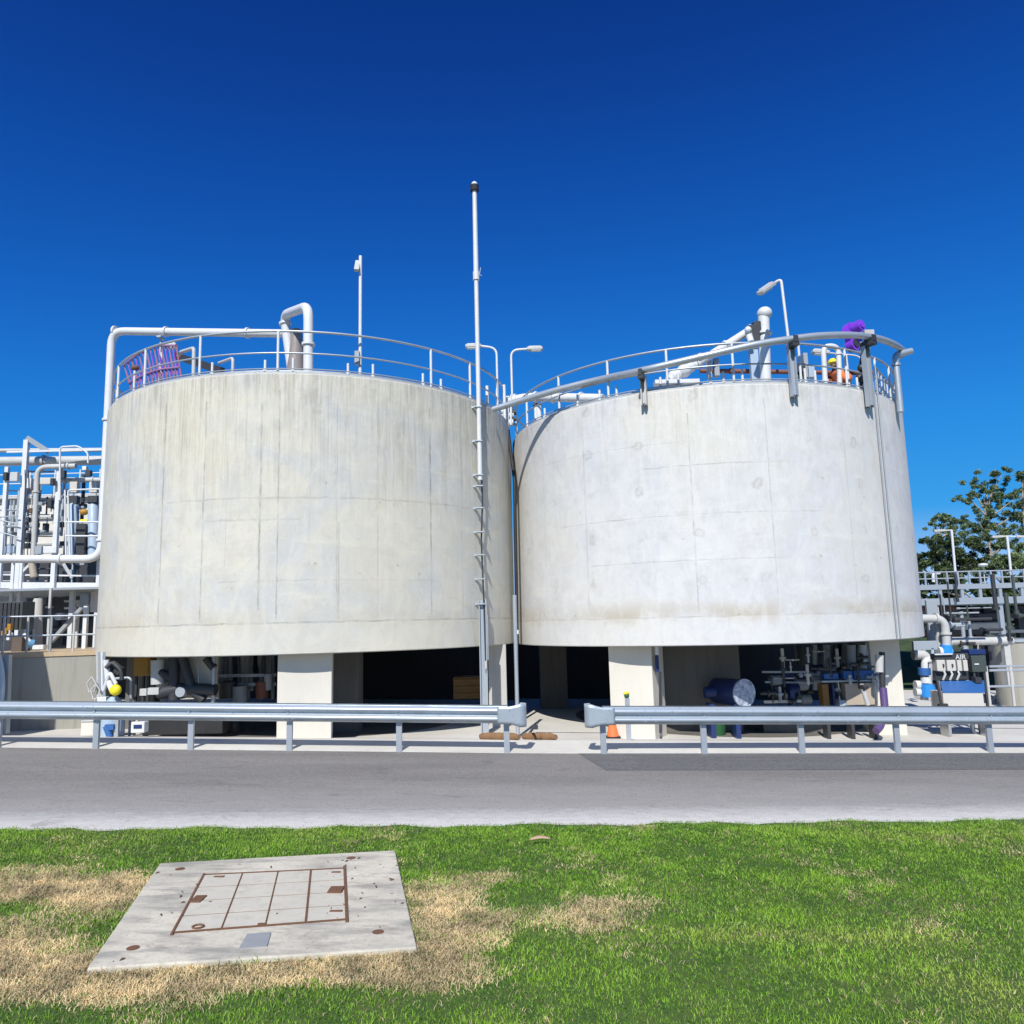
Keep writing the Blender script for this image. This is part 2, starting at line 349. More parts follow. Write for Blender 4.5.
def tank_wall(T, mat, parent):
    NA, NZ = 256, 6; R, zb, zt = T['R'], T['zb'], T['zt']; me = bpy.data.meshes.new('wall')
    prof = [(R-.35, zb), (R-.02, zb), (R, zb+.02)]+[(R, zb+.02+(zt-zb-.04)*i/NZ) for i in range(1, NZ+1)]+[(R-.02, zt), (R-.28, zt), (R-.28, zt-.25)]
    vs, uv = [], []
    for (r, z) in prof:
        for k in range(NA+1):
            a = -math.pi/2-math.pi+2*math.pi*k/NA + math.pi/2*0
            vs.append((T['c'].x-parent.location.x+r*math.cos(a), T['c'].y-parent.location.y+r*math.sin(a), z-parent.location.z))
            uv.append(((a+math.pi)*R, z-zb))
    w = NA+1; fs = [(j*w+k, j*w+k+1, (j+1)*w+k+1, (j+1)*w+k) for j in range(len(prof)-1) for k in range(NA)]
    me.from_pydata(vs, [], fs); ul = me.uv_layers.new(name='UVMap')
    for l in me.loops: ul.data[l.index].uv = uv[l.vertex_index]
    me.polygons.foreach_set('use_smooth', [True]*len(fs)); me.materials.append(mat)
    try: me.set_sharp_from_angle(angle=R_(35))
    except Exception: pass
    o = bpy.data.objects.new('wall', me); col.objects.link(o); o.parent = parent; return o
# UV angle origin: ang() returns about -pi..0, the wall spans -3pi/2..pi/2 so that no seam faces the camera
def disc(T, r, z0, z1, name, mat, parent):
    return MB().cyl((T['c'].x, T['c'].y, z0), (T['c'].x, T['c'].y, z1), r, n=128).build(name, mat, parent)
jl = [(uofs(TL, x), w, z0, z1, s) for x, w, z0, z1, s in ((162, .03, .75, 6, .75), (203, .028, .75, 5.9, .7), (260, .03, 1.0, 5.8, .8), (278, .022, .8, 6.1, .75), (337, .022, .8, 6, .45), (339, .03, .75, 3, .5), (378, .025, .8, 6, .35), (394, .02, 3.4, 4.2, .5), (431, .03, .8, 6, .75), (462, .02, .8, 6, .5), (148, .02, .7, 5, .25), (226, .015, 2, 5, .3), (310, .015, 2, 6, .25))]
hl = [(.70, .03, -50, 50, .55), (3.55, .035, uofs(TL, 165), uofs(TL, 470), .4), (3.05, .03, uofs(TL, 205), uofs(TL, 300), .4), (1.65, .022, uofs(TL, 220), uofs(TL, 440), .25)]
M['tankL'] = tank_mat('streaked_beige_concrete', (.59, .56, .475), (.30, .255, .185), (.49, .495, .49), jl, hl, False, .95, .3)
jr = [(uofs(TR, x), w, z0, z1, s) for x, w, z0, z1, s in ((693, .022, .8, 5.6, .5), (772, .022, .8, 5.9, .5), (586, .03, 1, 5.5, .4), (545, .02, .6, 5.5, .3), (850, .02, .8, 5.5, .3))]
hr = [(.66, .03, -50, 50, .5), (2.0, .02, uofs(TR, 590), uofs(TR, 790), .35), (3.1, .02, uofs(TR, 560), uofs(TR, 820), .4), (4.3, .022, uofs(TR, 640), uofs(TR, 800), .4), (4.9, .02, uofs(TR, 540), uofs(TR, 700), .25)]
M['tankR'] = tank_mat('pale_grey_concrete', (.605, .595, .575), (.46, .38, .26), (.55, .555, .57), jr, hr, True, .42, .9)

def handrail(T, parent, pxs, H=1.08, skip=None):
    rr = T['R']-.12; N_ = 96; hz = T['zt']
    def ring(z, r0):
        mb = MB(); pts = [tp(T, 2*math.pi*k/N_, rr, z) for k in range(N_)]; vs = []
        nn = 8
        for k in range(N_):
            a = 2*math.pi*k/N_; rad = Vector((math.cos(a), math.sin(a), 0))
            for j in range(nn):
                b = 2*math.pi*j/nn; vs.append(pts[k]+rad*(r0*math.cos(b))+Vector((0, 0, r0*math.sin(b))))
        mb.add(vs, [(k*nn+j, ((k+1) % N_)*nn+j, ((k+1) % N_)*nn+(j+1) % nn, k*nn+(j+1) % nn) for k in range(N_) for j in range(nn)], True); return mb
    h = ring(hz+H, .03).build('handrail', 'galv', parent); ring(hz+H*.5, .022).build('mid_rail', 'galv', h)
    tb = MB(); vs = []
    for k in range(N_):
        a = 2*math.pi*k/N_
        for r_, z_ in ((rr-.004, .015), (rr+.004, .015), (rr+.004, .12), (rr-.004, .12)): vs.append(tp(T, a, r_, hz+z_))
    tb.add(vs, [(k*4+j, ((k+1) % N_)*4+j, ((k+1) % N_)*4+(j+1) % 4, k*4+(j+1) % 4) for k in range(N_) for j in range(4)])
    tb.build('toe_board', 'galv', h)
    angs = [ang(T, x, rr, hz+.5) for x in pxs]; a1, a0 = max(angs), min(angs)
    k = a1+.34
    while k < a0+2*math.pi-.2: angs.append(k); k += .34
    for a in angs:
        b = tp(T, a, rr, hz); mb = MB().cyl(b, b+Vector((0, 0, H)), .033, n=8); mb.box(b+Vector((0, 0, .01)), (.14, .14, .024)); mb.build('post', 'white', h)
    return h
def stubs(T, parent, pxs, hh):
    for x in pxs:
        a = ang(T, x, T['R']-.15, T['zt']); b = tp(T, a, T['R']-.15, T['zt']); H = hh*random.uniform(.85, 1.1)
        MB().cyl(b, b+Vector((0, 0, .16)), .05, n=8).cyl(b+Vector((0, 0, .15)), b+Vector((0, 0, H)), .032, n=8).build('anchor_stub', 'white', parent)

def make_tank(T, label, mat, pxs, st):
    t = thing('concrete_tank', label, 'storage tank', (T['c'].x, T['c'].y, T['zb']))
    tank_wall(T, mat, t); disc(T, T['R']-.3, T['zb']+.003, T['zb']+.2, 'floor_slab', 'concrete_shade', t); disc(T, T['R']-.281, T['zt']-.3, T['zt']-.06, 'roof', 'concrete', t)
    mb = MB(); NA = 128; vs = []                              # pale flashing round the rim
    for k in range(NA):
        a = 2*math.pi*k/NA
        for r_, z_ in ((T['R']-.26, .004), (T['R']-.03, .004), (T['R']-.03, .05), (T['R']-.26, .05)): vs.append(tp(T, a, r_, T['zt']+z_))
    mb.add(vs, [(k*4+j, ((k+1) % NA)*4+j, ((k+1) % NA)*4+(j+1) % 4, k*4+(j+1) % 4) for k in range(NA) for j in range(4)])
    mb.build('rim_flashing', 'white_dull', t)
    handrail(T, t, pxs); stubs(T, t, st, .42); return t
tankL = make_tank(TL, 'streaked beige round concrete tank, the left of the two', M['tankL'], [118, 145, 200, 278, 431, 470, 497], [212, 265, 293, 348, 373, 423, 441, 487])
tankR = make_tank(TR, 'paler grey round concrete tank, the right one with ring pipe', M['tankR'], [527, 559, 608, 667, 733, 800, 846, 876, 890], [545, 578, 600, 617, 661, 679, 711, 724, 743, 806, 816, 858])

# pillars under the tanks
def pillar(T, a, w, d, rf, label, mat='concrete_warm', yaw=None, name='concrete_pillar'):
    c = tp(T, a, rf-d/2, 0); z0 = gz(c.x, c.y)-.1; z1 = T['zb']+.001
    q = Quaternion((0, 0, 1), (a if yaw is None else yaw)+math.pi/2)
    o = MB().box((c.x, c.y, (z0+z1)/2), (w, d, z1-z0), q).build(name, mat, None, .012); return tag(o, label, 'pillar')
aL = math.atan2(P(304, 690, 17.75).y-TL['c'].y, P(304, 690, 17.75).x-TL['c'].x)
pillar(TL, aL, 1.2, .9, TL['R']-.44, 'sunlit square pillar under the front of the left tank')
aR = math.atan2(P(630, 690, 19.4).y-TR['c'].y, P(630, 690, 19.4).x-TR['c'].x)
pillar(TR, aR-.015, 1.12, .95, TR['R']-.46, 'sunlit square pillar behind the orange cone under right tank', yaw=aR*.8-math.pi/2*.2)
aR2 = math.atan2(P(899, 690, 20.5).y-TR['c'].y, P(899, 690, 20.5).x-TR['c'].x)
pillar(TR, aR2, .78, .8, TR['R']-.62, 'half shaded pillar at the right edge of the right tank', yaw=-math.pi/2)
def block(px0, px1, y, dpt, T, label, mat='concrete', name='concrete_pillar', cat='pillar', ztop=None):
    a, b = P(px0, 700, y), P(px1, 700, y); z0 = -1.2; z1 = T['zb']-.0 if ztop is None else ztop
    o = MB().box(((a.x+b.x)/2, y+dpt/2, (z0+z1)/2), (b.x-a.x, dpt, z1-z0)).build(name, mat, None, .01); return tag(o, label, cat)
block(331, 357, 20.2, .8, TL, 'shaded pillar just right of the sunlit left pillar', 'concrete_shade')
block(489, 507, 21.3, .8, TL, 'shaded pillar behind the tall mast channel post')
block(541, 568, 26, .9, TR, 'dark shaded pillar in the middle gap between the tanks', 'concrete_shade')
block(661, 742, 20.8, .4, TR, 'wide shaded concrete wall behind the blue pump drum', 'concrete_shade', 'undercroft_wall', 'wall')
block(125, 155, 20.6, .3, TL, 'shaded concrete wall behind the ochre box', 'concrete_shade', 'undercroft_wall', 'wall')
block(60, 520, 28.8, .3, TL, 'added black back wall for the shade under the left tank', 'wall_shade', 'undercroft_wall', 'wall')
block(520, 900, 29.3, .3, TR, 'added black back wall for the shade under the right tank', 'wall_shade', 'undercroft_wall', 'wall')
def slab_px(px0, px1, py0, py1, y, d, mat, parent=None, name='panel', bevel=.01):
    a, b = P(px0, py0, y), P(px1, py1, y); c0 = P((px0+px1)/2, (py0+py1)/2, y)
    w = abs(b.x-a.x); z1, z0 = P((px0+px1)/2, py0, y).z, P((px0+px1)/2, py1, y).z
    return MB().box((c0.x, y+d/2, (z0+z1)/2), (w, d, z1-z0)).build(name, mat, parent, bevel)

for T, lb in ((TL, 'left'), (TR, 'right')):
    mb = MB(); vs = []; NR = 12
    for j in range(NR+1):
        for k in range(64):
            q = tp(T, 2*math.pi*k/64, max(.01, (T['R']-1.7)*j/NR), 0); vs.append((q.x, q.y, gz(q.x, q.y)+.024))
    mb.add(vs, [(j*64+k, (j+1)*64+k, (j+1)*64+(k+1) % 64, j*64+(k+1) % 64) for j in range(NR) for k in range(64)]); tag(mb.build('undercroft_shade_disc', 'concrete_shade'), kind='structure')  # dark disc laid over the apron, imitates shade under the tank
# sunlit lump of wall under the left edge with dark pipes in front
w_ = slab_px(157, 214, 652, 692, 19.05, .2, 'concrete_warm', None, 'undercroft_wall'); w_.location.z -= .01
tag(w_, 'short sunlit wall panel behind dark pipes under left tank', 'wall')

# ------------------------------------------------------------------ guard rails
def w_profile():
    return [(.0, .0), (-.012, .012), (-.07, .055), (-.083, .075), (-.083, .10), (-.07, .12), (-.012, .150), (-.004, .167), (-.012, .184), (-.07, .214), (-.083, .234), (-.083, .259), (-.07, .279), (-.012, .322), (0, .334)]
def guardrail(xa, xb, posts, end_at, label):
    t = thing('guard_rail', label, 'guard rail', (posts[0][0], posts[0][1], gz(*posts[0][:2])), 'steel guard rails along the road')
    A = Vector((posts[0][0], posts[0][1], 0)); B = Vector((posts[-1][0], posts[-1][1], 0)); d = (B-A).normalized(); nrm = Vector((d.y, -d.x, 0))  # towards the road
    if nrm.y > 0: nrm = -nrm
    def at(x, off, z): 
        s_ = (x-A.x)/d.x; q = A+d*s_+nrm*off; return Vector((q.x, q.y, gz(q.x, 15)+z))
    pr = w_profile(); th = .006; mb = MB(); N_ = 44; vs = []
    for i in range(N_+1):
        x = xa+(xb-xa)*i/N_
        for o_, z in pr: vs.append(at(x, .07-o_, .57+z))
    for i in range(N_+1):
        x = xa+(xb-xa)*i/N_
        for o_, z in pr: vs.append(at(x, .07-o_-th, .57+z))
    k = len(pr); H = (N_+1)*k
    fs = [(i*k+j, (i+1)*k+j, (i+1)*k+j+1, i*k+j+1) for i in range(N_) for j in range(k-1)]
    fs += [tuple(H+q for q in reversed(f)) for f in fs]
    for j in (0, k-1): fs += [(i*k+j, H+i*k+j, H+(i+1)*k+j, (i+1)*k+j) for i in range(N_)]
    mb.add(vs, fs, True); beam_ = mb.build('beam', 'rail', t)
    mb = MB(); vs2 = []
    for i in range(N_+1):
        x = xa+(xb-xa)*i/N_
        for sg in (0, th):
            for o_, z in pr: vs2.append(at(x, -.13+o_+sg, .57+z))
    fs2 = [(i*2*k+j, i*2*k+j+1, (i+1)*2*k+j+1, (i+1)*2*k+j) for i in range(N_) for j in range(2*k-1) if j != k-1]
    mb.add(vs2, fs2, True); mb.build('rear_beam', 'rail', t)  # second beam behind the posts, added to widen the rail's shadow
    for x, y in posts:
        b = at(x, 0, 0); mb = MB(); q = Matrix((d, -nrm, Vector((0, 0, 1)))).transposed().to_quaternion()
        z0 = -.1; h = .875
        mb.box(b+Vector((0, 0, z0+h/2)), (.11, .008, h), q).box(b-nrm*.03+d*.051+Vector((0, 0, z0+h/2)), (.008, .06, h), q).box(b-nrm*.03-d*.051+Vector((0, 0, z0+h/2)), (.008, .06, h), q)
        mb.build('post', 'galv', t)
        mb = MB().box(b+nrm*.035+Vector((0, 0, .735)), (.10, .055, .3), q); mb.build('spacer_block', 'galv_dull', t)
        mb = MB(); c = at(x, .085, .737); mb.cyl(c, c+nrm*.02, .02, n=8); mb.build('bolt', 'galv_dull', t)
    # lapped joints
    x = min(xa, xb)+.9
    while x < max(xa, xb)-.5:
        for zz in (.635, .835):
            for dx in (-.1, .1):
                c = at(x+dx, .135, zz); MB().cyl(c, c+nrm*.016, .014, n=6).build('bolt', 'galv_dull', t) if abs(x) < 9 else None
        x += 4.0
    # bull-nose end: flares out taller, then wraps round
    s = 1 if xb > xa else -1; e0 = end_at - s*.62; prof_z = (.545, .60, .76, .92, .975)
    mb = MB(); vs = []; path = []
    for i in range(9): path.append((e0+s*.44*i/8, .155+.01*math.sin(i/8*3.1), (i/8)))
    for i in range(1, 13):
        a = math.pi*i/12; path.append((e0+s*(.44+.13*math.sin(a)), .155-.13*(1-math.cos(a)), 1.))
    for x, off, g in path:
        hh = .167+.055*min(1, max(0, (g-.45)/.55))**1.6
        for j in range(7):
            v = j/6*2-1; bulge = .012*math.cos(v*math.pi)*(1-g)*0; vs.append(at(x, off+bulge, .735+v*hh))
    k = 7; mb.add(vs, [(i*k+j, (i+1)*k+j, (i+1)*k+j+1, i*k+j+1) for i in range(len(path)-1) for j in range(k-1)], True)
    o = mb.build('end_terminal', 'rail', t); md = o.modifiers.new('solid', 'SOLIDIFY'); md.thickness = .008
    return t
gl = [(G(x, y).x, G(x, y).y) for x, y in ((95, 748.4), (507, 753))]; gr = [(G(x, y).x, G(x, y).y) for x, y in ((604, 754), (992, 753))]
def lerp_posts(a, b, pxs, n_extra, s):
    out = []
    for px in pxs:
        lo, hi = -.6, 1.6
        for _ in range(40):
            t = (lo+hi)/2; q = (a[0]+(b[0]-a[0])*t, a[1]+(b[1]-a[1])*t)
            if proj((q[0], q[1], gz(*q)))[0] < px: lo = t
            else: hi = t
        out.append(q)
    dx, dy = (b[0]-a[0]), (b[1]-a[1]); L = math.hypot(dx, dy)
    for i in range(n_extra):
        e = out[-1] if s > 0 else out[0]; q = (e[0]+s*2*dx/L, e[1]+s*2*dy/L)
        out = out+[q] if s > 0 else [q]+out
    return out
pl = lerp_posts(gl[0], gl[1], [95, 190, 289, 399, 507], 2, -1); prr = lerp_posts(gr[0], gr[1], [604, 705, 803, 899, 992], 2, 1)
eL, eR = P(529, 715, 15.6).x, P(582, 715, 15.55).x
guardrail(pl[0][0]-1, eL-.42, pl, eL, 'long steel guard rail on the left, ending at the gap')
guardrail(prr[-1][0]+1, eR+.42, prr, eR, 'long steel guard rail on the right beside dark road patch')

# ------------------------------------------------------------------ masts, lamp posts
def mast():
    a = ang(TL, 481, TL['R']+.16, 5); b = tp(TL, a, TL['R']+.16, 0); base = Vector((b.x, b.y, gz(b.x, b.y)+.018))
    yy = b.y
    t = thing('tall_mast', 'tall white mast clipped to the left tank wall, black cap', 'mast', base)
    z = lambda py: P(480, py, yy).z
    MB().cyl((b.x, b.y, z(480)), (b.x, b.y, z(275)), .06, n=12).build('pole', 'white', t)
    MB().cyl((b.x, b.y, z(276)), (b.x, b.y, z(190)), .072, .062, n=12).cyl((b.x, b.y, z(280)), (b.x, b.y, z(272)), .09, n=12).build('upper_pole', 'white', t)
    MB().cyl((b.x, b.y, z(191)), (b.x, b.y, z(185.5)), .12, n=14).build('cap', 'black', t)
    MB().sphere((b.x, b.y, z(184.5)), .09, 10).build('beacon', 'white', t)
    MB().cyl((b.x+.06, b.y, z(280)), (b.x+.13, b.y-.02, z(268)), .012, n=6).cyl((b.x+.06, b.y-.02, z(274)), (b.x+.16, b.y, z(276)), .012, n=6).build('cleat', 'galv', t)
    mb = MB(); zt, zb_ = z(600), base.z; d = .055
    for dx in (-.085, .085): mb.box((b.x+dx, b.y, (zt+zb_)/2), (.025, .10, zt-zb_))
    mb.box((b.x, b.y+.045, (zt+zb_)/2), (.15, .012, zt-zb_)); mb.build('channel_post', 'galv', t)
    MB().tube([(b.x+.04, b.y+.05, z(478)), (b.x+.05, b.y+.08, z(500)), (b.x+.0, b.y+.07, z(540)), (b.x+.04, b.y, z(610)), (b.x+.06, b.y-.03, z(668))], .022, 6).build('cable', 'dark', t)
    MB().cyl((b.x+.12, b.y-.03, z(615)), (b.x+.12, b.y-.03, z(660)), .018, n=6).build('conduit', 'galv', t)
    MB().cyl((b.x+.06, b.y-.06, z(669)), (b.x+.06, b.y-.06, z(661)), .035, n=8).build('padlock', 'white_dull', t)
    for py in (407, 441, 475, 486, 508, 532, 555, 579, 604):
        zz = z(py); mb = MB(); mb.box((b.x-.13, b.y+.02, zz), (.26, .05, .045)).box((b.x-.22, b.y+.06, zz), (.07, .12, .11)).box((b.x-.02, b.y, zz+.0), (.2, .17, .03)); mb.build('wall_clip', 'galv_dull', t)
mast()
def vertical_thing(px, py_top, y, pxb=None): pass
# thin post in the gap
b = G(518, 738); t = thing('thin_post', 'thin galvanised post standing in the gap between the tanks', 'post', (b.x, b.y, gz(b.x, b.y)))
zt = P(516.5, 595, b.y).z; MB().cyl((b.x, b.y, b.z), (b.x, b.y, zt), .05, n=10).build('pole', 'galv', t); MB().box((b.x, b.y, b.z+.03), (.2, .2, .012)).build('base_plate', 'galv_dull', t)
MB().box((b.x+.06, b.y, P(517, 632, b.y).z), (.04, .04, .1)).build('clip', 'white', t)
# black down pipe in the crevice
q = [P(508, 430, 22.6), P(514.5, 480, 22.2), P(516.5, 600, 22.2), P(517.5, 738, 22.2)]
tag(MB().tube(q, .05, 8).build('down_pipe', 'black'), 'black pipe running down the crevice between the tanks', 'pipe')
def lamp_post(px, pyt, pyb, y, arm, head, label, lean=None, r=.035):
    top = P(px, pyt, y); bx = top.x if lean is None else P(lean, pyb, y).x
    base = Vector((bx, y, P(px, pyb, y).z)); t = thing('lamp_post', label, 'lamp post', base)
    e = P(arm[0], arm[1], y+arm[2])
    MB().tube(bend([base, top, e], .25, 5), r, 8).build('pole', 'white', t)
    h = P(head[0], head[1], y+head[2]); d = (h-e); L = d.length; 
    u = d.normalized(); x = u.cross(Vector((0, 0, 1))).normalized(); w = x.cross(u); q = Matrix((x, u, w)).transposed().to_quaternion()
    MB().box(e+d*.5, (.19, L, .10), q, 1.).box(e+d*.5+w*.06, (.13, L*.8, .05), q).build('lamp_head', 'white_dull', t, .02)
    MB().box(e+d*.58-w*.062, (.15, L*.62, .03), q).build('lens', 'lens', t, .01)
    MB().box(base+Vector((0, 0, .02)), (.2, .2, .03)).build('base_plate', 'galv_dull', t)
    return t
ym = 23.0
lamp_post(496.5, 348, 425, ym, (481, 346, 0), (465.5, 346.5, 0), 'lamp post between the tanks with its arm pointing left')
lamp_post(511, 350, 425, ym, (527, 349, 0), (542.5, 348.5, 0), 'lamp post between the tanks with its arm pointing right')
a = ang(TL, 360, TL['R']-.3, TL['zt']); yb = tp(TL, a, TL['R']-.3, 0).y
def roofpole(px, pyt, T, y, label, head):
    top = P(px, pyt, y); base = Vector((top.x, y, T['zt']-.05)); t = thing('lamp_post', label, 'lamp post', base)
    MB().cyl(base, top, .042, n=8).build('pole', 'white', t)
    MB().box(base+Vector((0, 0, .02)), (.2, .2, .03)).build('base_plate', 'galv_dull', t)
    MB().box(base+Vector((-.06, -.05, .62)), (.12, .12, .34)).build('junction_box', 'grey', t, .01)
    h = top+Vector((-.07, -.04, -.28)); q = Quaternion((1, 0, 0), R_(60)) @ Quaternion((0, 1, 0), R_(8))
    MB().box(h, (.13, .38, .09), q).build('lamp_head', 'white_dull', t, .02); MB().box(h+q @ Vector((0, 0, -.055)), (.1, .26, .03), q).build('lens', 'dark', t)
roofpole(360.5, 256, TL, yb, 'single upright lamp post on front of left tank roof', None)
lamp_post(781, 279, 378, 19.2, (773, 284, .1), (760, 293, -.5), 'leaning lamp post on the right tank roof', lean=793, r=.038)

# ------------------------------------------------------------------ left tank roof pipes
def pipe_thing(pts, r, mat, label, name='pipe', rb=.3, fl=(), cat='pipe', n=14):
    pts = [Vector(q) for q in pts]; t = thing(name, label, cat, pts[-1]); path = bend(pts, rb, 7)
    MB().tube(path, r, n).build('pipe_run', mat, t)
    for (i, f) in fl:
        a, b = pts[i], pts[i+1]; mb = MB(); flange(mb, a.lerp(b, f), b-a, r*1.35, .06); mb.build('flange', mat, t)
    return t
tangx = P(99, 560, 22.4)
y1 = 22.0
pipe_thing([P(-60, 559, y1), P(101, 559, y1), P(112, 331, y1), P(284, 333.5, 20.6)], .115, 'white', 'long white pipe climbing the left side of left tank', rb=.45, fl=((0, .3), (0, .75), (1, .08), (1, .6), (2, .02), (2, .33), (2, .8)))
sp_ = P(161, 334, 21.5); o = MB().cyl((sp_.x, sp_.y, TL['zt']-.1), (sp_.x, sp_.y, sp_.z-.1), .035, n=8).box((sp_.x, sp_.y, sp_.z-.12), (.12, .3, .04)).build('pipe_support', 'galv')
tag(o, 'upright support under long white pipe above purple cage', 'pipe support')
yq = 18.6
pipe_thing([Vector((P(308.5, 372, yq).x, yq, TL['zt']-.1)), P(308.5, 306, yq), P(284, 315, yq+1.8), P(296, 400, yq+1.8)], .125, 'white', 'thick white arched pipe on the left tank roof', rb=.4, fl=((0, .55), (2, .1)))
cb = P(296, 372, yq+1.8); o = MB().tube([(cb.x, cb.y, TL['zt']-.1), (cb.x, cb.y, P(290, 330, yq+1.8).z)], [.36, .14], 20).build('vent_cone', 'brown')
M['vent'] = paint('brown_grey_vent', (.24, .21, .19), .6); o.data.materials[0] = M['vent']
tag(o, 'brown grey tapered vent behind the thick arched pipe', 'vent')
# small bent vents
pipe_thing([Vector((P(194, 380, 19.6).x, 19.6, TL['zt']-.1)), P(194, 348, 19.6), P(181, 352, 20.3), P(178, 356, 20.5)], .05, 'white_dull', 'small bent vent pipe right of the purple cage', rb=.12)
pipe_thing([Vector((P(233, 372, 19.4).x, 19.4, TL['zt']-.1)), P(233, 358, 19.4), P(219, 363, 20.2)], .04, 'white_dull', 'small low vent pipe left of the thick arched pipe', rb=.12)
o = MB().beam(P(176, 356, 21), P(222, 371, 20.2), .15, .2).build('cable_tray', 'dark'); tag(o, 'dark sloping cable tray beside the small bent vents', 'cable tray')
ob = P(252, 330, 18.5)
# purple safety cage
cg = thing('safety_cage', 'purple and pink slatted cage at left tank roof edge', 'safety cage', tp(TL, ang(TL, 150, TL['R']-.5), TL['R']-.6, TL['zt']))
NP = 15
for i in range(NP):
    x = 124+(176-124)*i/(NP-1); yy = 22.4-2.2*(i/(NP-1)); top = P(x, 365-20*math.sin(min(1, i/10)*math.pi/2), yy)
    bot = P(x+11-4*i/NP, 402-11*i/(NP-1), yy-.4); bot.z = max(bot.z, TL['zt']-.05)
    MB().beam(top, bot, .034, .015).build('slat', 'lilac' if i % 2 else 'cage_red', cg)
    if i < NP-1:
        x2 = x+3.7; MB().beam(top.lerp(bot, .1), P(x2, 365-20*math.sin(min(1, (i+1)/10)*math.pi/2), yy-.15).lerp(bot, .62), .022, .012).build('brace', 'purple' if i % 2 else 'lilac', cg)
for f_, m_ in ((.02, 'lilac'), (.5, 'lilac'), (.95, 'purple')):
    pts = []
    for i in range(NP):
        x = 124+(176-124)*i/(NP-1); yy = 22.4-2.2*(i/(NP-1)); top = P(x, 365-20*math.sin(min(1, i/10)*math.pi/2), yy); bot = P(x+11-4*i/NP, 402-11*i/(NP-1), yy-.4)
        pts.append(top.lerp(bot, f_)+Vector((0, -.03, 0)))
    MB().tube(pts, .03, 6).build('hoop', m_, cg)
c = P(135, 368, 20.8); t = thing('valve', 'red topped valve in front of the purple cage', 'valve', (c.x, c.y, TL['zt']))
MB().cyl((c.x, c.y, TL['zt']-.05), c, .035, n=8).build('stem', 'white', t); MB().sphere(c, .09, 10, (1.3, 1, .9)).build('cap', 'rust', t)
t = thing('valve', 'cluster of dark and white valve bodies at cage foot', 'valve', (P(142, 388, 20.4).x, 20.4, TL['zt']))
for dx, dz, m_, r_ in ((0, .15, 'dark', .14), (.25, .12, 'white', .11), (.5, .25, 'dark', .12), (.8, .2, 'rust', .11), (-.25, .1, 'white_dull', .1), (1.0, .35, 'dark', .1)):
    q = Vector((P(142, 388, 20.4).x+dx, 20.4, TL['zt']+dz)); MB().cyl(q-Vector((r_, 0, 0)), q+Vector((r_, 0, 0)), r_, n=10).cyl(q, q+Vector((0, 0, .3)), .03, n=6).build('valve_body', m_, t)
lamp_post(162, 346, 385, 21.0, (166, 346, 0), (177, 345.5, 0), 'low white lamp over the purple cage', r=.03)
# ring conduit low on the roof edge
def ring_arc(T, px0, px1, dr, dz, r, mat, label, name):
    a0, a1 = ang(T, px0), ang(T, px1); o = MB().tube([tp(T, a0+(a1-a0)*k/40, T['R']-dr, T['zt']+dz) for k in range(41)], r, 6).build(name, mat); tag(o, label, 'conduit'); return o
ring_arc(TL, 112, 500, .05, .13, .014, 'grey', 'dark conduit along the left tank roof edge', 'conduit')
ring_arc(TR, 515, 898, .05, .13, .014, 'grey', 'dark conduit along the right tank roof edge', 'conduit')
# between the tanks: valves and white pipe
ring_z = TR['zt']
pipe_thing([P(506, 402, 22.8), P(526, 397, 22.6), P(560, 397.5, 22.0), P(603, 398.5, 21.2)], .13, 'white', 'white pipe bridging the gap under the ring pipe', rb=.3, fl=((0, .5), (1, .3), (1, .8), (2, .5)))
t = thing('valve', 'white valve cluster at the top of the tank gap', 'valve', P(508, 430, 22.7))
for (x, y, r_, m_) in ((504, 412, .1, 'white'), (509, 405, .13, 'white'), (510, 416, .11, 'white_dull'), (513, 413, .09, 'dark'), (509, 423, .12, 'white'), (507, 398, .06, 'galv'), (514, 420, .06, 'dark'), (502, 416, .07, 'white')):
    q = P(x, y, 22.7); MB().cyl(q-Vector((r_, .02, 0)), q+Vector((r_, 0, .02)), r_*.9, n=10).build('valve_body', m_, t)
for (x, y0, y1_) in ((508, 400, 430), (505, 405, 420), (511, 395, 425)): MB().cyl(P(x, y0, 22.6), P(x, y1_, 22.6), .035, n=8).build('stem', 'white', t)
for x, y0, m_ in ((487, 386, 'white'), (504, 385, 'white')):
    q = P(x, y0, 22.3); tag(MB().cyl(q, (q.x, q.y, P(x, 420, 22.3).z), .05, n=8).build('standpipe', m_), ('short white standpipe by the mast' if x < 500 else 'short white standpipe left of the right arm lamp post'), 'standpipe')
for x, y0 in ((532, 405), (536, 412)):
    pass
t = thing('valve', 'white valve standing on the right tank rim under ring pipe', 'valve', (P(538, 415, 21.9).x, 21.9, TR['zt']))
for x, y0, r_ in ((535.5, 404, .05), (539, 406, .07)): 
    q = P(x, y0, 21.9); MB().cyl(q, (q.x, q.y, TR['zt']-.05), r_, n=8).build('stem', 'white', t)
MB().cyl(P(533, 405, 21.9), P(541, 405, 21.9), .06, n=8).build('valve_body', 'dark', t)

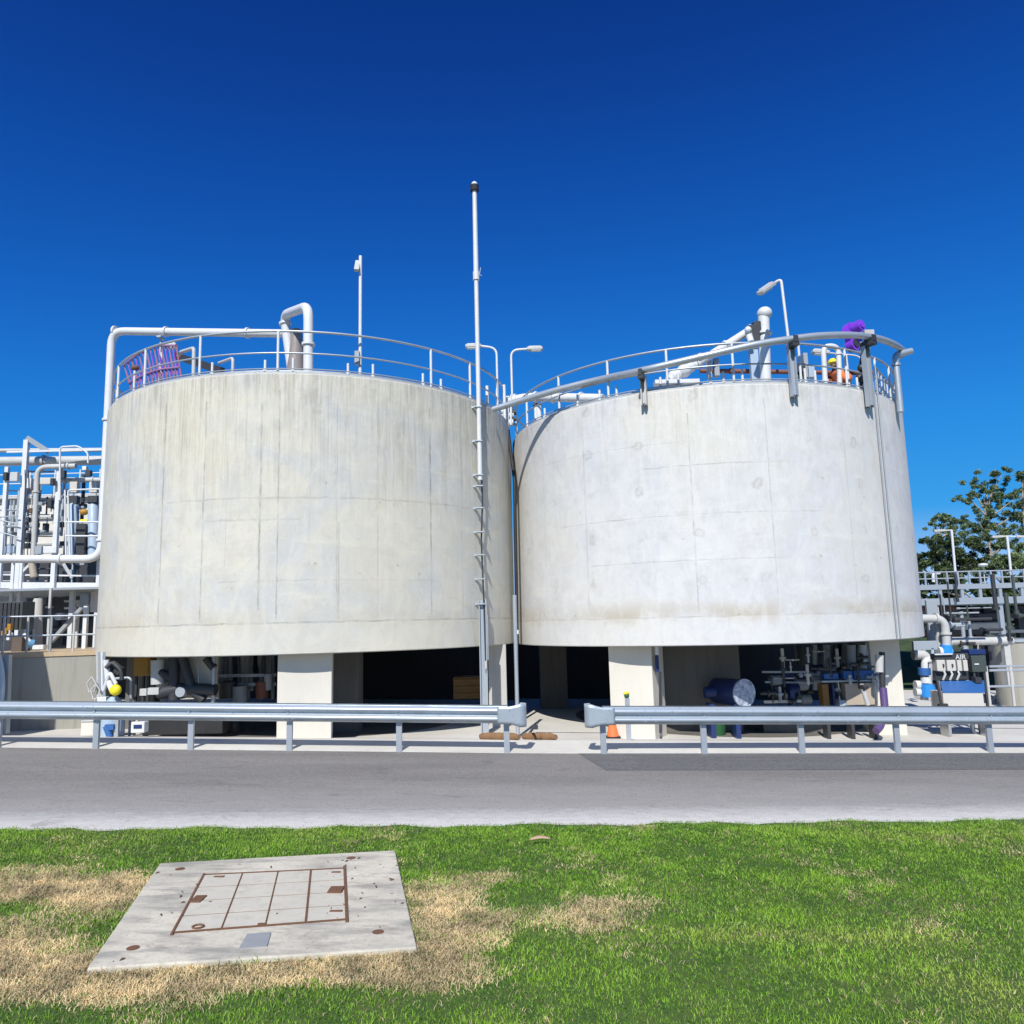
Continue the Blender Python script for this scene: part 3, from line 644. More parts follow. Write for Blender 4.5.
# ------------------------------------------------------------------ right tank ring pipe
path_px = [(523, 400), (545, 393.5), (560, 389), (600, 379.5), (640, 371), (670, 364), (700, 357), (730, 350), (760, 343.5), (795, 338.5), (815, 336), (835, 335), (855, 335), (875, 337.5), (888, 341.5), (897, 346)]
pts = [P(493, 409.5, 20.7), P(520, 401, 20.45), P(560, 389, 19.85), P(600, 379.3, 19.4)]
for x, y in path_px:
    if x >= 640: pts.append(chit(TR, x, y, TR['R']+.32))
pts += [P(903.5, 350.5, pts[-1].y+1.0), P(902.5, 354.5, pts[-1].y+1.5), P(895, 358.5, pts[-1].y+1.5)]
t = thing('ring_pipe', 'grey pipe curving round above the right tank rim', 'pipe', pts[len(pts)//2]); 
def smooth_path(p, it=2):
    for _ in range(it):
        o_ = [p[0]]
        for a_, b_ in zip(p[:-1], p[1:]): o_ += [a_.lerp(b_, .25), a_.lerp(b_, .75)]
        p = o_+[p[-1]]
    return p
MB().tube(smooth_path(pts), .085, 12).build('pipe_run', 'galv', t)
for x, y, f_ in ((622, 375, 0), (700, 357, 0), (560, 389, 0)):
    q = chit(TR, x, y, TR['R']+.32) if x > 640 else P(x, y, 19.35 if x > 600 else 20.2); q2 = q+(chit(TR, x+4, y-1, TR['R']+.32)-chit(TR, x, y, TR['R']+.32)); mb = MB(); flange(mb, q, q2-q, .1, .08); mb.build('coupling', 'galv', t)
def hanger(px, ptop, pbot, w, label, mat='galv'):
    top = chit(TR, px, ptop, TR['R']+.30); a = math.atan2(top.y-TR['c'].y, top.x-TR['c'].x); n_ = Vector((math.cos(a), math.sin(a), 0))
    zb_ = chit(TR, px, pbot, TR['R']+.12).z; t = thing('pipe_bracket', label, 'bracket', tp(TR, a, TR['R']+.1, zb_), 'brackets holding the ring pipe on the right tank')
    q = Quaternion((0, 0, 1), a+math.pi/2); c = tp(TR, a, TR['R']+.14, 0)
    mb = MB()
    for s in (-1, 1): mb.box(Vector((c.x, c.y, (top.z+zb_)/2))+q @ Vector((s*w/2, 0, 0)), (.03, .12, top.z-zb_-.15), q)
    mb.box(Vector((c.x, c.y, (top.z+zb_)/2))+n_*(-.03), (w, .02, top.z-zb_-.15), q); mb.build('upright', mat, t)
    MB().box(Vector((top.x, top.y, top.z-.16))-n_*.06, (w*1.2, .34, .1), q).box(Vector((top.x, top.y, top.z-.05))-n_*.0, (w*.8, .24, .16), q).build('saddle', 'dark', t)
    for s in (-1, 1):
        b_ = Vector((c.x, c.y, zb_+.1))+q @ Vector((s*w*.25, 0, 0))+n_*.0; MB().cyl(b_-n_*.12, b_+n_*.05, .02, n=6).build('bolt', 'dark', t)
hanger(641, 371, 409, .11, 'narrow bracket clamping the ring pipe left of the thick roof pipe', 'white_dull')
hanger(793.5, 338, 400, .14, 'bracket under the ring pipe beside the leaning lamp post')
hanger(870, 337, 410, .19, 'widest bracket under the ring pipe below the purple valve', 'galv_dull')
# gooseneck riser right
rr_ = TR['R']+.15
pr_ = [chit(TR, 901, 415, rr_), chit(TR, 892, 358, rr_)]; v0 = Vector((pr_[0].x, pr_[0].y, 0))
zz = pr_[1].z
g = [Vector((v0.x-.0, v0.y, P(899, 412, v0.y).z)), Vector((v0.x, v0.y, P(893, 366, v0.y).z)), Vector((v0.x, v0.y, P(893, 355, v0.y).z)), Vector((v0.x, v0.y, P(893, 352, v0.y).z))+Vector((.5, .1, .05))]
pipe_thing(g[::-1], .085, 'galv', 'white riser pipe at the far right of the right tank', rb=.25, fl=((1, .9),))
# conduits down the wall
for i, (xa, xb_) in enumerate(((874, 904), (877.5, 908))):
    a = ang(TR, xa, TR['R']+.03, TR['zt']); o = MB().cyl(tp(TR, a, TR['R']+.035, TR['zb']+.05), tp(TR, a, TR['R']+.035, TR['zt']+(.8 if i else .3)), .018, n=6).build('wall_conduit', 'galv_dull' if i else 'grey')
    tag(o, ('left' if i == 0 else 'right')+' one of the paired thin conduits down the right tank wall', 'conduit')
# hose curve on the tank R left shoulder is the ring pipe's own shadow
# roof machinery right
yq = 20.4
t = pipe_thing([Vector((P(764, 380, yq).x, yq, TR['zt']-.1)), P(763.5, 314, yq)], .155, 'white', 'thick white upright pipe with elbow on right tank roof', rb=.25, fl=((0, .8),))
MB().sphere(P(764.5, 313.5, yq), .195, 20, (1.05, 1.1, .95)).build('elbow', 'white', t)
t = pipe_thing([P(758, 325, yq+.3), P(722, 348, yq), P(690, 368, yq-.3), P(668, 380, yq-.6)], .11, 'white', 'thick sloping white pipe running down left from the upright pipe', rb=.3, fl=((0, .2), (0, .9), (1, .8), (2, .3), (2, .75)))
for x, y, r_ in ((684, 371, .2), (675, 376, .2), (690, 367, .17)): MB().sphere(P(x, y, yq-.5), r_, 12, (1, 1, .9)).build('valve_body', 'white', t)
t = thing('actuator', 'dark and white actuator beside the upright pipe on right roof', 'actuator', (P(752, 345, yq).x, yq, TR['zt']))
MB().box(P(753, 335, yq), (.3, .3, .5)).box(P(756, 328, yq), (.2, .3, .3)).build('housing', 'dark', t, .02); MB().cyl(P(748, 332, yq-.1), P(751, 342, yq-.2), .09, n=10).sphere(P(748, 330, yq-.2), .1, 10).build('motor', 'white', t)
MB().box((P(755, 362, yq).x, yq+.1, (TR['zt']+P(755, 342, yq).z)/2), (.22, .16, P(755, 342, yq).z-TR['zt']+.1)).build('stand', 'bluegrey', t)
t = pipe_thing([P(700, 371, 21.0), P(716, 371, 21.0), P(862, 373, 21.0), P(872, 373, 21.0)], .065, 'brown', 'reddish brown horizontal pipe low across right tank roof', rb=.1, fl=((1, .1), (1, .3), (1, .62)))
for x, h_, m_ in ((706, 10, 'white_dull'), (715, 12, 'grey'), (806, 12, 'dark'), (812, 14, 'dark'), (800, 10, 'bluegrey')):
    pass
t = thing('pump', 'small dark machinery right of the leaning lamp post', 'pump', (P(803, 372, 20.6).x, 20.6, TR['zt']))
for x, y, w, h, m_ in ((800, 371, .25, .4, 'dark'), (805, 366, .12, .7, 'grey'), (810, 372, .2, .35, 'bluegrey'), (797, 376, .4, .2, 'dark'), (716, 368, .14, .5, 'grey'), (709, 370, .1, .5, 'white_dull')):
    MB().box(P(x, y, 20.6), (w, .2, h)).build('casing', m_, t, .01)
yu = 19.7
pipe_thing([Vector((P(824.5, 380, yu).x, yu, TR['zt']-.1)), P(823, 346, yu), P(838, 346, yu+.1), P(839.5, 372, yu+.1), P(839.5, 385, yu+.1)], .068, 'white', 'white hairpin shaped vent pipe beside the orange worker', rb=.33, fl=((0, .4), (2, .3)))
o = lamp_post(862, 356, 384, 20.9, (829, 353, 0), (812, 351.5, 0), 'low lamp with a long arm behind the hairpin vent', r=.022)
q = P(845.5, 355, 19.6); tag(MB().cyl((q.x+.02, q.y, TR['zt']-.05), q, .045, n=8).build('standpipe', 'white'), 'thin white standpipe right of the orange worker', 'standpipe')
# purple valve
c = P(853, 334, 19.9); t = thing('purple_valve', 'large purple round valve on dark stem above ring pipe', 'valve', (c.x, c.y, TR['zt']))
d = Vector((.5, -.85, .1)).normalized(); mb = MB().cyl(c-d*.10+Vector((0, 0, .0)), c+d*.05, .32, n=24).cyl(c+d*.05, c+d*.09, .2, n=24); mb.build('handwheel', 'purple', t)
c2 = P(857, 327, 19.7); MB().cyl(c2-d*.1, c2+d*.14, .15, n=20).cyl(c2+d*.14, c2+d*.17, .09, n=20).build('gearbox', 'purple', t)
c3 = P(855.5, 343.5, 19.8); MB().cyl(c3-d*.2, c3+d*.0, .18, n=20).build('flange', 'purple', t); MB().cyl(c3, c3+d*.03, .11, n=16).build('bore', 'dark', t)
MB().box(P(867.5, 334, 19.9), (.26, .25, .16)).cyl(P(867, 338, 19.9), P(868, 360, 19.9), .07, n=8).build('actuator', 'white_dull', t, .01)
MB().tube([P(861, 346, 19.9), P(863, 356, 19.9), P(861, 366, 19.9), Vector((P(862, 380, 19.9).x, 19.9, TR['zt']-.05))], .07, 8).build('stem', 'dark', t)
for x, y, r_ in ((864, 352, .12), (865, 360, .13), (862, 368, .13), (866, 373, .14), (860, 378, .13)): MB().sphere(P(x, y, 19.8), r_, 8, (1, .8, .9)).build('coupling', 'dark' if r_ > .12 else 'white_dull', t)
# access gate at the right rim
ga = ang(TR, 878); t = thing('access_gate', 'small barred access gate at right end of right tank roof', 'gate', tp(TR, ga, TR['R']-.35, TR['zt']))
for i in range(7):
    x = 876+2.6*i; yy = 20.0+.32*i; b = P(x, 380, yy); b.z = TR['zt']; MB().cyl(b, (b.x, b.y, TR['zt']+1.0), .022, n=6).build('bar', 'white' if i % 2 == 0 else 'galv', t)
b0, b1 = P(876, 380, 20.0), P(891.6, 380, 21.92)
for z_ in (.55, 1.0): MB().cyl((b0.x, b0.y, TR['zt']+z_), (b1.x, b1.y, TR['zt']+z_), .022, n=6).build('rail', 'galv', t)
# rim walkway box seen on the left of right roof (white tray)
o = slab_px(655, 700, 379, 383, 19.6, .3, 'white', None, 'cable_tray'); tag(o, 'white tray lying on right tank rim below sloping pipe', 'cable tray')

# ------------------------------------------------------------------ worker
def skin_body(name, joints, edges, radii, mat, parent, lv=1):
    me = bpy.data.meshes.new(name); off = parent.location; me.from_pydata([Vector(j)-off for j in joints], edges, [])
    o = bpy.data.objects.new(name, me); col.objects.link(o); o.parent = parent
    o.modifiers.new('skin', 'SKIN'); me.skin_vertices or None
    if not me.skin_vertices:
        bpy.context.view_layer.objects.active = o
        with bpy.context.temp_override(object=o, active_object=o): bpy.ops.mesh.customdata_skin_add()
    for i, r in enumerate(radii): me.skin_vertices[0].data[i].radius = (r, r)
    me.skin_vertices[0].data[0].use_root = True
    s = o.modifiers.new('sub', 'SUBSURF'); s.levels = lv; s.render_levels = lv+1; me.materials.append(M[mat])
    for p_ in o.modifiers:
        if p_.type == 'SKIN': p_.use_smooth_shade = True
    return o
wb = P(838, 372, 20.0); wb.z = TR['zt']-.06
t = thing('person', 'worker in orange hi-vis shirt and yellow hard hat crouching on roof', 'person', wb)
o_ = wb; V = lambda x, y, z: o_+Vector((x, y, z))
wdx = 0
J = [V(.34, .1, .40), V(.20, .08, .55), V(-.05, .04, .74), V(-.16, .0, .84), V(-.20, -.03, .93),      # pelvis, waist, chest, neck, head
     V(.1, -.02, .22+.02), V(.10, .0, .42), V(-.12, -.05, .40), V(.12, -.02, .07), V(0, -.03, .05),     # 5 hip L,6 thighL ... rebuilt below
     V(.14, .22, .42), V(-.1, .24, .42), V(.14, .22, .07), V(.0, .2, .05),
     V(-.02, -.16, .70), V(.06, -.24, .46), V(.22, -.24, .30), V(-.06, .24, .70), V(-.12, .28, .48), V(-.2, .2, .36)]
J[5] = V(.2, -.02, .40)
for i_ in (0, 1, 2, 3, 4, 14, 15, 16, 17, 18, 19): J[i_] = J[i_]+Vector((0 if i_ not in (4, 3) else .08, 0, .22))
J[10] = V(.18, .2, .45)
Ed = [(0, 1), (1, 2), (2, 3), (3, 4), (0, 5), (5, 7), (7, 8), (8, 9), (0, 10), (10, 11), (11, 12), (12, 13), (2, 14), (14, 15), (15, 16), (2, 17), (17, 18), (18, 19)]
keep = [i for i in range(20) if i != 6]; mp = {k: i for i, k in enumerate(keep)}
rad = {0: .14, 1: .13, 2: .15, 3: .055, 4: .10, 5: .09, 7: .065, 8: .045, 9: .05, 10: .09, 11: .065, 12: .045, 13: .05, 14: .06, 15: .045, 16: .035, 17: .06, 18: .045, 19: .035}
skin_body('body', [J[i] for i in keep], [(mp[a], mp[b]) for a, b in Ed], [rad[i] for i in keep], 'trousers', t)
skin_body('shirt', [J[0]+Vector((0, 0, .04)), J[1], J[2], J[14], J[15], J[16]*.3+J[15]*.7, J[17], J[18]], [(0, 1), (1, 2), (2, 3), (3, 4), (4, 5), (2, 6), (6, 7)], [.19, .20, .22, .10, .08, .065, .10, .08], 'hivis', t)
hd = J[4]; mb = MB().sphere(hd, .105, 12, (.9, 1, 1.12)).sphere(hd+Vector((-.09, -.04, -.01)), .022, 6).sphere(hd+Vector((.0, .1, 0)), .025, 6).sphere(hd+Vector((0, -.1, 0)), .025, 6); mb.build('face', 'skin', t)
MB().sphere(hd+Vector((0, 0, .05)), .125, 14, (1.1, 1, .85)).cyl(hd+Vector((-.02, 0, .02)), hd+Vector((-.02, 0, .035)), .145, n=16).build('hard_hat', 'yellow', t)

# ------------------------------------------------------------------ small things on the apron
b = G(613, 738.5); t = thing('traffic_cone', 'orange traffic cone behind the right guard rail end', 'traffic cone', b)
MB().box((b.x, b.y, b.z+.04), (.36, .36, .04)).build('base', 'black', t, .02); MB().tube([(b.x, b.y, b.z+.05), (b.x, b.y, b.z+.62)], [.15, .035], 18).build('cone', 'orange', t)
for i, (xa, xb_) in enumerate(((480, 519), (523, 556))):
    a_, b_ = G(xa, 740.2), G(xb_, 741); a_.z = gz(a_.x, a_.y)+.08; b_.z = gz(b_.x, b_.y)+.08; N_ = 14
    pp_ = [a_.lerp(b_, k/N_)+Vector((0, .02*math.sin(k*1.7), .006*math.sin(k*2.9))) for k in range(N_+1)]
    rs = [.09*min(1, .55+.5*math.sin(math.pi*k/N_)**.4)+.006*math.sin(k*2.3) for k in range(N_+1)]
    tag(MB().tube(pp_, rs, 14).build('coir_log', 'coir'), ('brown coir log lying at the foot of the mast' if i == 0 else 'brown coir log lying right of the thin post'), 'coir log', 'coir logs lying in the rail gap')
a_, b_ = G(526, 738), P(534, 727, 16.9); o = MB().cyl(a_, b_, .03, n=6).box(b_+Vector((.02, 0, .0)), (.13, .1, .09)).build('lever', 'dark'); tag(o, 'short dark lever leaning over the coir log', 'lever')
b = G(629, 738); t = thing('hydrant_post', 'grey post with yellow green tap before the sunlit right pillar', 'tap', b); b.y = 18.2; b = P(629, 738, 17.6)
b.z = gz(b.x, b.y)
t.location = b; z1 = P(627, 698, b.y).z
MB().box((b.x, b.y, (b.z+z1)/2), (.10, .05, z1-b.z)).build('post', 'galv', t)
MB().sphere((b.x-.01, b.y, z1+.05), .06, 10).build('tap_head', 'green', t); MB().cyl((b.x-.08, b.y-.02, z1+.1), (b.x+.05, b.y-.02, z1+.12), .03, n=8).build('tap_handle', 'yellow', t)

# blue drum lying under right tank
c0, c1 = P(743.5, 693, 19.6), P(712, 693, 20.4); ax = (c1-c0).normalized(); t = thing('pump_drum', 'blue horizontal drum with pale round end under right tank', 'drum', (c0.x, c0.y, gz(c0.x, c0.y)))
c1 = c0+Vector((-.42, .85, 0)); MB().tube([c0, c1, c1+(c1-c0)*.1, c1+(c1-c0)*.18], [.33, .33, .25, .1], 28).build('drum', 'navy', t)
dd = (c0-c1).normalized(); n = NT('speckled_end'); p = n.pos(); v = n.noise(p, 9, 5, .8); M['speckle'] = n.out(n.mix(n.ramp(v, .42, .62), (.5, .55, .64), (.16, .19, .26)), .6)
MB().cyl(c0, c0+dd*.05, .345, n=32).build('end_plate', 'speckle', t)
for x in (-.2, -.8): MB().box((c0.x+x, c0.y+.1-.3*x*.3, (gz(c0.x, c0.y)+c0.z-.25)/2), (.12, .4, c0.z-.25-gz(c0.x, c0.y))).build('leg', 'navy', t)
MB().cyl(c1+Vector((.0, -.3, 0)), c1+Vector((-.42, -.3, -.02)), .15, n=14).build('motor', 'navy', t)
b = P(716, 712, 20.2); b.z = gz(b.x, b.y)+.02; t = thing('bucket', 'green bucket under the blue drum', 'bucket', b); MB().tube([b, b+Vector((0, 0, .36))], [.2, .24], 16).build('tub', 'green', t); MB().tube([b+Vector((-.23, 0, .36)), b+Vector((-.1, -.1, .47)), b+Vector((.12, -.1, .47)), b+Vector((.23, 0, .36))], .012, 6).build('handle', 'white', t)

def box_thing(name, label, cat, px0, px1, py0, py1, y, d, mat, extra=None, legs=False, part='body'):
    a, b = P(px0, py0, y), P(px1, py1, y); zt, zb_ = P((px0+px1)/2, py0, y).z, P((px0+px1)/2, py1, y).z
    t = thing(name, label, cat, ((a.x+b.x)/2, y+d/2, zb_)); MB().box(((a.x+b.x)/2, y+d/2, (zt+zb_)/2), (b.x-a.x, d, zt-zb_)).build(part, mat, t, .015)
    if legs:
        g_ = gz((a.x+b.x)/2, y)
        for sx in (a.x+.06, b.x-.06):
            for sy in (y+.06, y+d-.06): MB().box((sx, sy, (g_+zb_)/2), (.05, .05, zb_-g_)).build('leg', 'dark', t)
    return t
t = box_thing('electrical_cabinet', 'ochre box on legs in the shade beneath the left tank edge', 'cabinet', 134, 150, 655, 676, 19.4, .5, 'ochre', legs=True)
slab_px(135, 148, 657, 674, 19.38, .02, 'ochre', t, 'door')
t = box_thing('crate', 'ochre slatted crate in the dark left of the mast', 'crate', 453, 481, 677, 699, 22.5, .8, 'ochre_shade', part='frame')
for y0 in (679, 686, 693): slab_px(453, 481, y0, y0+3.5, 22.46, .03, 'ochre_shade', t, 'slat')
t = box_thing('container', 'white plastic container with dark printed label by apron edge', 'container', 131, 144, 722, 733, 17.6, .22, 'white'); q = P(137.5, 721, 17.6)
MB().cyl(q-Vector((.06, -.1, .02)), q+Vector((-.06, .1, .05)), .03, n=8).build('cap', 'white_dull', t)
slab_px(133.5, 141.5, 724.8, 728.5, 17.585, .01, 'navy', t, 'printed_label', 0)
# grey-blue drum with yellow round cap (dosing unit)
b = P(112, 738, 18.3); b.z = gz(b.x, b.y)+.02
t = thing('dosing_unit', 'grey blue upright vessel with a round yellow cap', 'vessel', b)
r_ = .26; z1 = P(110, 702, 18.3).z; MB().tube([b, Vector((b.x, b.y, z1-.2)), Vector((b.x, b.y, z1-.03)), Vector((b.x, b.y, z1+.12))], [r_, r_, r_*.85, r_*.3], 24).build('vessel', 'bluegrey', t)
MB().sphere(P(115.5, 690, 18.05), .135, 14, (1, .8, .95)).build('cap', 'yellow', t)
MB().tube(bend([P(106, 660, 18.3), P(108, 680, 18.3), P(113, 692, 18.2)], .15), .07, 10).tube(bend([P(104, 690, 18.3), P(110, 672, 18.2), P(116, 684, 18.2)], .1), .045, 8).build('pipe_work', 'white', t)
MB().tube(bend([P(106, 668, 18.2), P(112, 662, 18.3), P(121, 670, 18.3), P(122, 680, 18.3)], .1), .05, 8).box(P(116, 668, 18.4), (.3, .1, .2), Quaternion((0, 1, 0), .6)).build('hose', 'dark', t)
MB().cyl(P(106, 726, 17.95), P(110, 737, 17.95), .07, n=8).box(P(110, 727, 17.95), (.2, .1, .12)).build('coupling', 'blue', t)
MB().box(P(117, 724, 18.0), (.09, .07, .55)).build('stand', 'galv', t)
t = thing('conduit_bundle', 'cluster of thin white conduits at left tank bottom corner', 'conduit', P(100, 735, 18.8))
for i, x in enumerate((97.5, 99.5, 102, 104.5)): MB().tube(bend([P(x, 652, 18.8), P(x+.5, 690+i*3, 18.8), P(x+2, 735, 18.8)], .1), .025 if i % 2 else .035, 6).build('conduit', ('white_dull', 'grey', 'white', 'galv')[i], t)
for x, y, r_ in ((96, 690, .12), (100, 700, .13), (92, 683, .09)): MB().tube([P(x, y-6, 18.7), P(x+4, y, 18.7), P(x+3, y+8, 18.7), P(x-3, y+9, 18.7), P(x-5, y, 18.7), P(x, y-6, 18.7)], .02, 6).build('cable_loop', 'white_dull', t)
slab_px(97, 106, 697, 702, 18.6, .15, 'white', t, 'box')
pipe_thing([P(108, 679, 18.9), P(131, 677.5, 18.9), P(131, 697, 18.9), Vector((P(131, 697, 18.9).x, 18.9, gz(-8, 18.9)))], .03, 'galv_dull', 'thin bent grey pipe in front of the ochre box', rb=.1)
t = box_thing('kiosk', 'low pale box on the apron left of the vessel', 'box', 81, 93, 722, 736, 17.9, .4, 'concrete_warm'); slab_px(81, 93, 720.5, 722, 17.88, .44, 'white_dull', t, 'lid')
# dark pipes before the lit panel, left undercroft
t = thing('pump_set', 'dark pump pipes crossing before the sunlit wall panel', 'pump', (P(185, 700, 18.75).x, 18.75, gz(-8, 18.75)))
for pts_, r_, m_ in (((( 174, 657), (174, 700)), .13, 'dark'), (((182, 655), (192, 690), (204, 700)), .12, 'dark'), (((158, 694), (180, 688), (216, 690)), .14, 'dark'), (((160, 672), (172, 678)), .1, 'dark'), (((214, 652), (213, 712)), .05, 'galv_dull'), (((198, 655), (199, 690)), .02, 'grey'), (((206, 658), (214, 668)), .1, 'dark')):
    MB().tube(bend([P(x, y, 18.8) for x, y in pts_], .3), r_, 10).build('pipe_run', m_, t)
MB().cyl(P(158, 660, 18.85), P(158, 684, 18.85), .16, n=16).build('casing', 'white_dull', t)
for x, y in ((144, 692), (154, 691)): MB().box(P(x, y, 18.7), (.16+.1*(x > 150), .1, .16)).build('tag_plate', 'white_dull', t)
MB().cyl(P(180, 692, 18.6), P(186, 692, 18.9), .12, n=12).build('gauge', 'grey', t)
MB().box(Vector((P(186, 700, 18.9).x, 19.0, .35)), (1.9, .5, .5)).build('skid', 'black', t, .02)  # coloured black to pass for the shade under the tank
t = thing('pipe_rack', 'dark pipe rack in deep shade left of the sunlit left pillar', 'pipe rack', (P(245, 700, 20.5).x, 20.5, gz(-7, 20.5)))
for i in range(14):
    x = 218+4.2*i; y0 = 655; y1_ = random.choice((680, 690, 700, 712)); MB().cyl(P(x, y0, 20.5+random.random()), P(x, y1_, 20.5+random.random()*.2), random.choice((.03, .05, .07)), n=8).build('riser', random.choice(('grey', 'galv_dull', 'dark', 'white_dull')), t)
for y0 in (676, 685, 706): MB().beam(P(216, y0, 20.4), P(276, y0-1, 20.4), .06, .08).build('rack_beam', 'galv_dull', t)
for x, y, m_, r_ in ((262, 690, 'brown', .16), (240, 694, 'grey', .2), (228, 690, 'dark', .22), (250, 712, 'grey', .18), (234, 730, 'dark', .2), (268, 682, 'grey', .1)): MB().cyl(P(x, y-8, 20.2), P(x, y+8, 20.2), r_, n=14).build('vessel', m_, t)
# right undercroft machinery
t = thing('machinery_skid', 'blue topped machinery skid under the right tank', 'machinery', (P(850, 700, 19.6).x, 19.6, gz(9, 19.6)))
for x0, x1, y0, y1_, m_, d_ in ((824, 839, 673.5, 679.5, 'blue', .3), (843.5, 853, 671, 679, 'blue', .3), (853.5, 875, 670.5, 679, 'blue', .35), (822, 878, 680, 682, 'galv_dull', .5), (845, 877, 683, 705, 'tan', .3), (822, 830, 684, 706, 'ochre_shade', .3), (832, 836, 684, 706, 'navy', .3), (838, 841, 682, 706, 'white_dull', .05), (790, 796, 690, 706, 'navy', .2), (840, 849, 700, 706, 'bluegrey', .3)):
    slab_px(x0, x1, y0, y1_, 20.0+random.random()*.15, d_, m_, t, 'casing')
MB().tube([P(862, 684, 19.4), P(864, 692, 19.4), P(868, 705, 19.4)], .06, 8).build('hose', 'white_dull', t); MB().cyl(P(862, 688, 19.35), P(866, 686, 19.4), .08, n=8).build('valve', 'dark', t)
for x in (826, 850, 872): MB().box(Vector((P(x, 720, 19.7).x, 19.7, (P(x, 706, 19.7).z+gz(9, 19.7))/2)), (.08, .3, P(x, 706, 19.7).z-gz(9, 19.7))).build('leg', 'dark', t)
t = thing('pipe_rack', 'tangle of vertical pipes behind the blue topped skid', 'pipe rack', (P(840, 700, 21).x, 21, gz(9, 21)))
for i in range(20):
    x = 815+3.3*i; MB().cyl(P(x, 645, 21+random.random()), P(x, random.choice((662, 668, 674, 690)), 21), random.choice((.03, .04, .07, .09)), n=8).build('riser', random.choice(('dark', 'galv_dull', 'grey', 'bluegrey', 'dark')), t)
for x, r_, m_ in ((863, .15, 'galv'), (870, .12, 'galv'), (878.5, .09, 'white_dull'), (851, .12, 'grey')): MB().cyl(P(x, 645, 20.6), P(x, 668, 20.6), r_, n=12).build('vessel', m_, t)
MB().cyl(P(808, 647, 21.4), P(806, 666, 21.4), .27, n=16).build('vessel', 'darkgreen', t)
for y0, y1_, x0, x1 in ((664, 663, 825, 850), (672, 672, 762, 806), (682, 683, 765, 820), (668, 670, 812, 835)): MB().beam(P(x0, y0, 20.9), P(x1, y1_, 20.9), .04, .05).build('rack_beam', 'galv_dull', t)
t = thing('pump_set', 'dark pumps in shade right of the wide concrete wall', 'pump', (P(790, 700, 20.8).x, 20.8, gz(8, 20.8)))
for i in range(16):
    x, y = random.uniform(770, 818), random.uniform(668, 700); r_ = random.uniform(.06, .16); q = P(x, y, 20.8+random.random()*.5); MB().cyl(q-Vector((r_, 0, 0)), q+Vector((r_, .05, 0)), r_, n=10).build('pump_body', random.choice(('dark', 'grey', 'dark', 'galv_dull', 'rust', 'navy')), t)
MB().box(Vector((P(790, 700, 20.8).x, 21.0, gz(8, 21)+.25)), (1.6, .8, .5)).build('plinth', 'concrete_shade', t)
slab_px(764, 802, 700, 703, 20.3, .1, 'white_dull', t, 'rack_beam')
t = thing('pipe_bundle', 'dense small pipes, valves and gauges around the blue topped skid', 'pipes', (P(830, 700, 19.8).x, 19.8, gz(9, 19.8)))
for i in range(46):
    x, y = random.uniform(768, 880), random.uniform(650, 704); q = P(x, y, 19.75+random.random()*.8); rr2 = random.choice((.015, .02, .03, .045)); L_ = random.uniform(.12, .6); v_ = Vector((0, 0, L_)) if i % 3 else Vector((L_, 0, 0))
    MB().cyl(q-v_*.5, q+v_*.5, rr2, n=8).cyl(q-v_*.06, q+v_*.06, rr2*2, n=8).build('pipe_run', random.choice(('dark', 'dark', 'grey', 'galv_dull', 'white_dull', 'dark')), t)
t = thing('purple_pipe', 'purple pipe with elbow foot beside the half shaded pillar', 'pipe', P(884, 730, 19.4)); MB().tube([P(882, 652, 19.4), P(882.5, 690, 19.4)], .07, 10).build('upper_pipe', 'dark', t); MB().tube(bend([P(883, 688, 19.3), P(885, 710, 19.2), P(880, 727, 19.0), P(876, 731, 18.9)], .1), .09, 12).build('lower_pipe', 'purple_dull', t)
MB().cyl(P(879.5, 655, 19.4), P(879.5, 672, 19.4), .1, n=10).build('sleeve', 'white_dull', t)
# white bracket on the right pillar
t = box_thing('down_pipe', 'white and blue downpipe stub beside the sunlit right pillar', 'pipe', 655, 659, 644, 655, 19.2, .1, 'white', part='stub'); slab_px(655.5, 659.5, 655, 672, 19.25, .12, 'navy', t, 'sleeve')
MB().cyl(P(660, 672, 19.3), P(660.5, 733, 19.3), .03, n=6).build('lower_pipe', 'dark', t)

# ------------------------------------------------------------------ LEFT process plant
yb_ = 30.0
t = thing('basin_wall', 'long beige basin wall behind the left pipe rack', 'wall', (P(30, 600, 32).x, 32, 0)); a, b = P(-140, 503, 32), P(150, 503, 32)
MB().box(((a.x+b.x)/2, 32.3, (a.z-0)/2), (b.x-a.x, .5, a.z)).build('wall_body', 'concrete_warm', t); MB().box(((a.x+b.x)/2, 32.2, a.z+.04), (b.x-a.x, .8, .09)).build('coping', 'white_dull', t)
for py in (468, 477, 489, 496): MB().cyl(P(-80, py+9, 32), P(130, py+4, 32), .025, n=6).build('rail', 'white', t)
for px in (-20, 5, 30, 55, 80, 100): q = P(px, 480, 32); MB().cyl((q.x, 32, a.z), (q.x, 32, a.z+1.2), .035, n=6).build('rail_post', 'white', t)
for py in (517, 531, 544): slab_px(0, 60, py, py+.8, 31.9, .1, 'grey', t, 'form_joint', 0)
ys = 25.0
rk = thing('pipe_rack', 'tall white steel pipe rack left of the left tank', 'pipe rack', (P(30, 650, ys).x, ys, gz(-14, ys)))
def vpost(px, py0, py1, w, y=ys, mat='white', parent=rk, name='column'):
    a, b = P(px, py0, y), P(px, py1, y); MB().box((a.x, y, (a.z+b.z)/2), (w, w, a.z-b.z)).build(name, mat, parent, .008)
for px, y0, y1_, w in ((27, 440, 590, .15), (7.5, 467, 590, .12), (60, 468, 590, .14), (-25, 445, 600, .15), (73, 590, 654, .14), (100, 560, 650, .14), (14, 560, 640, .1), (22, 560, 640, .12)): vpost(px, y0, y1_, w)
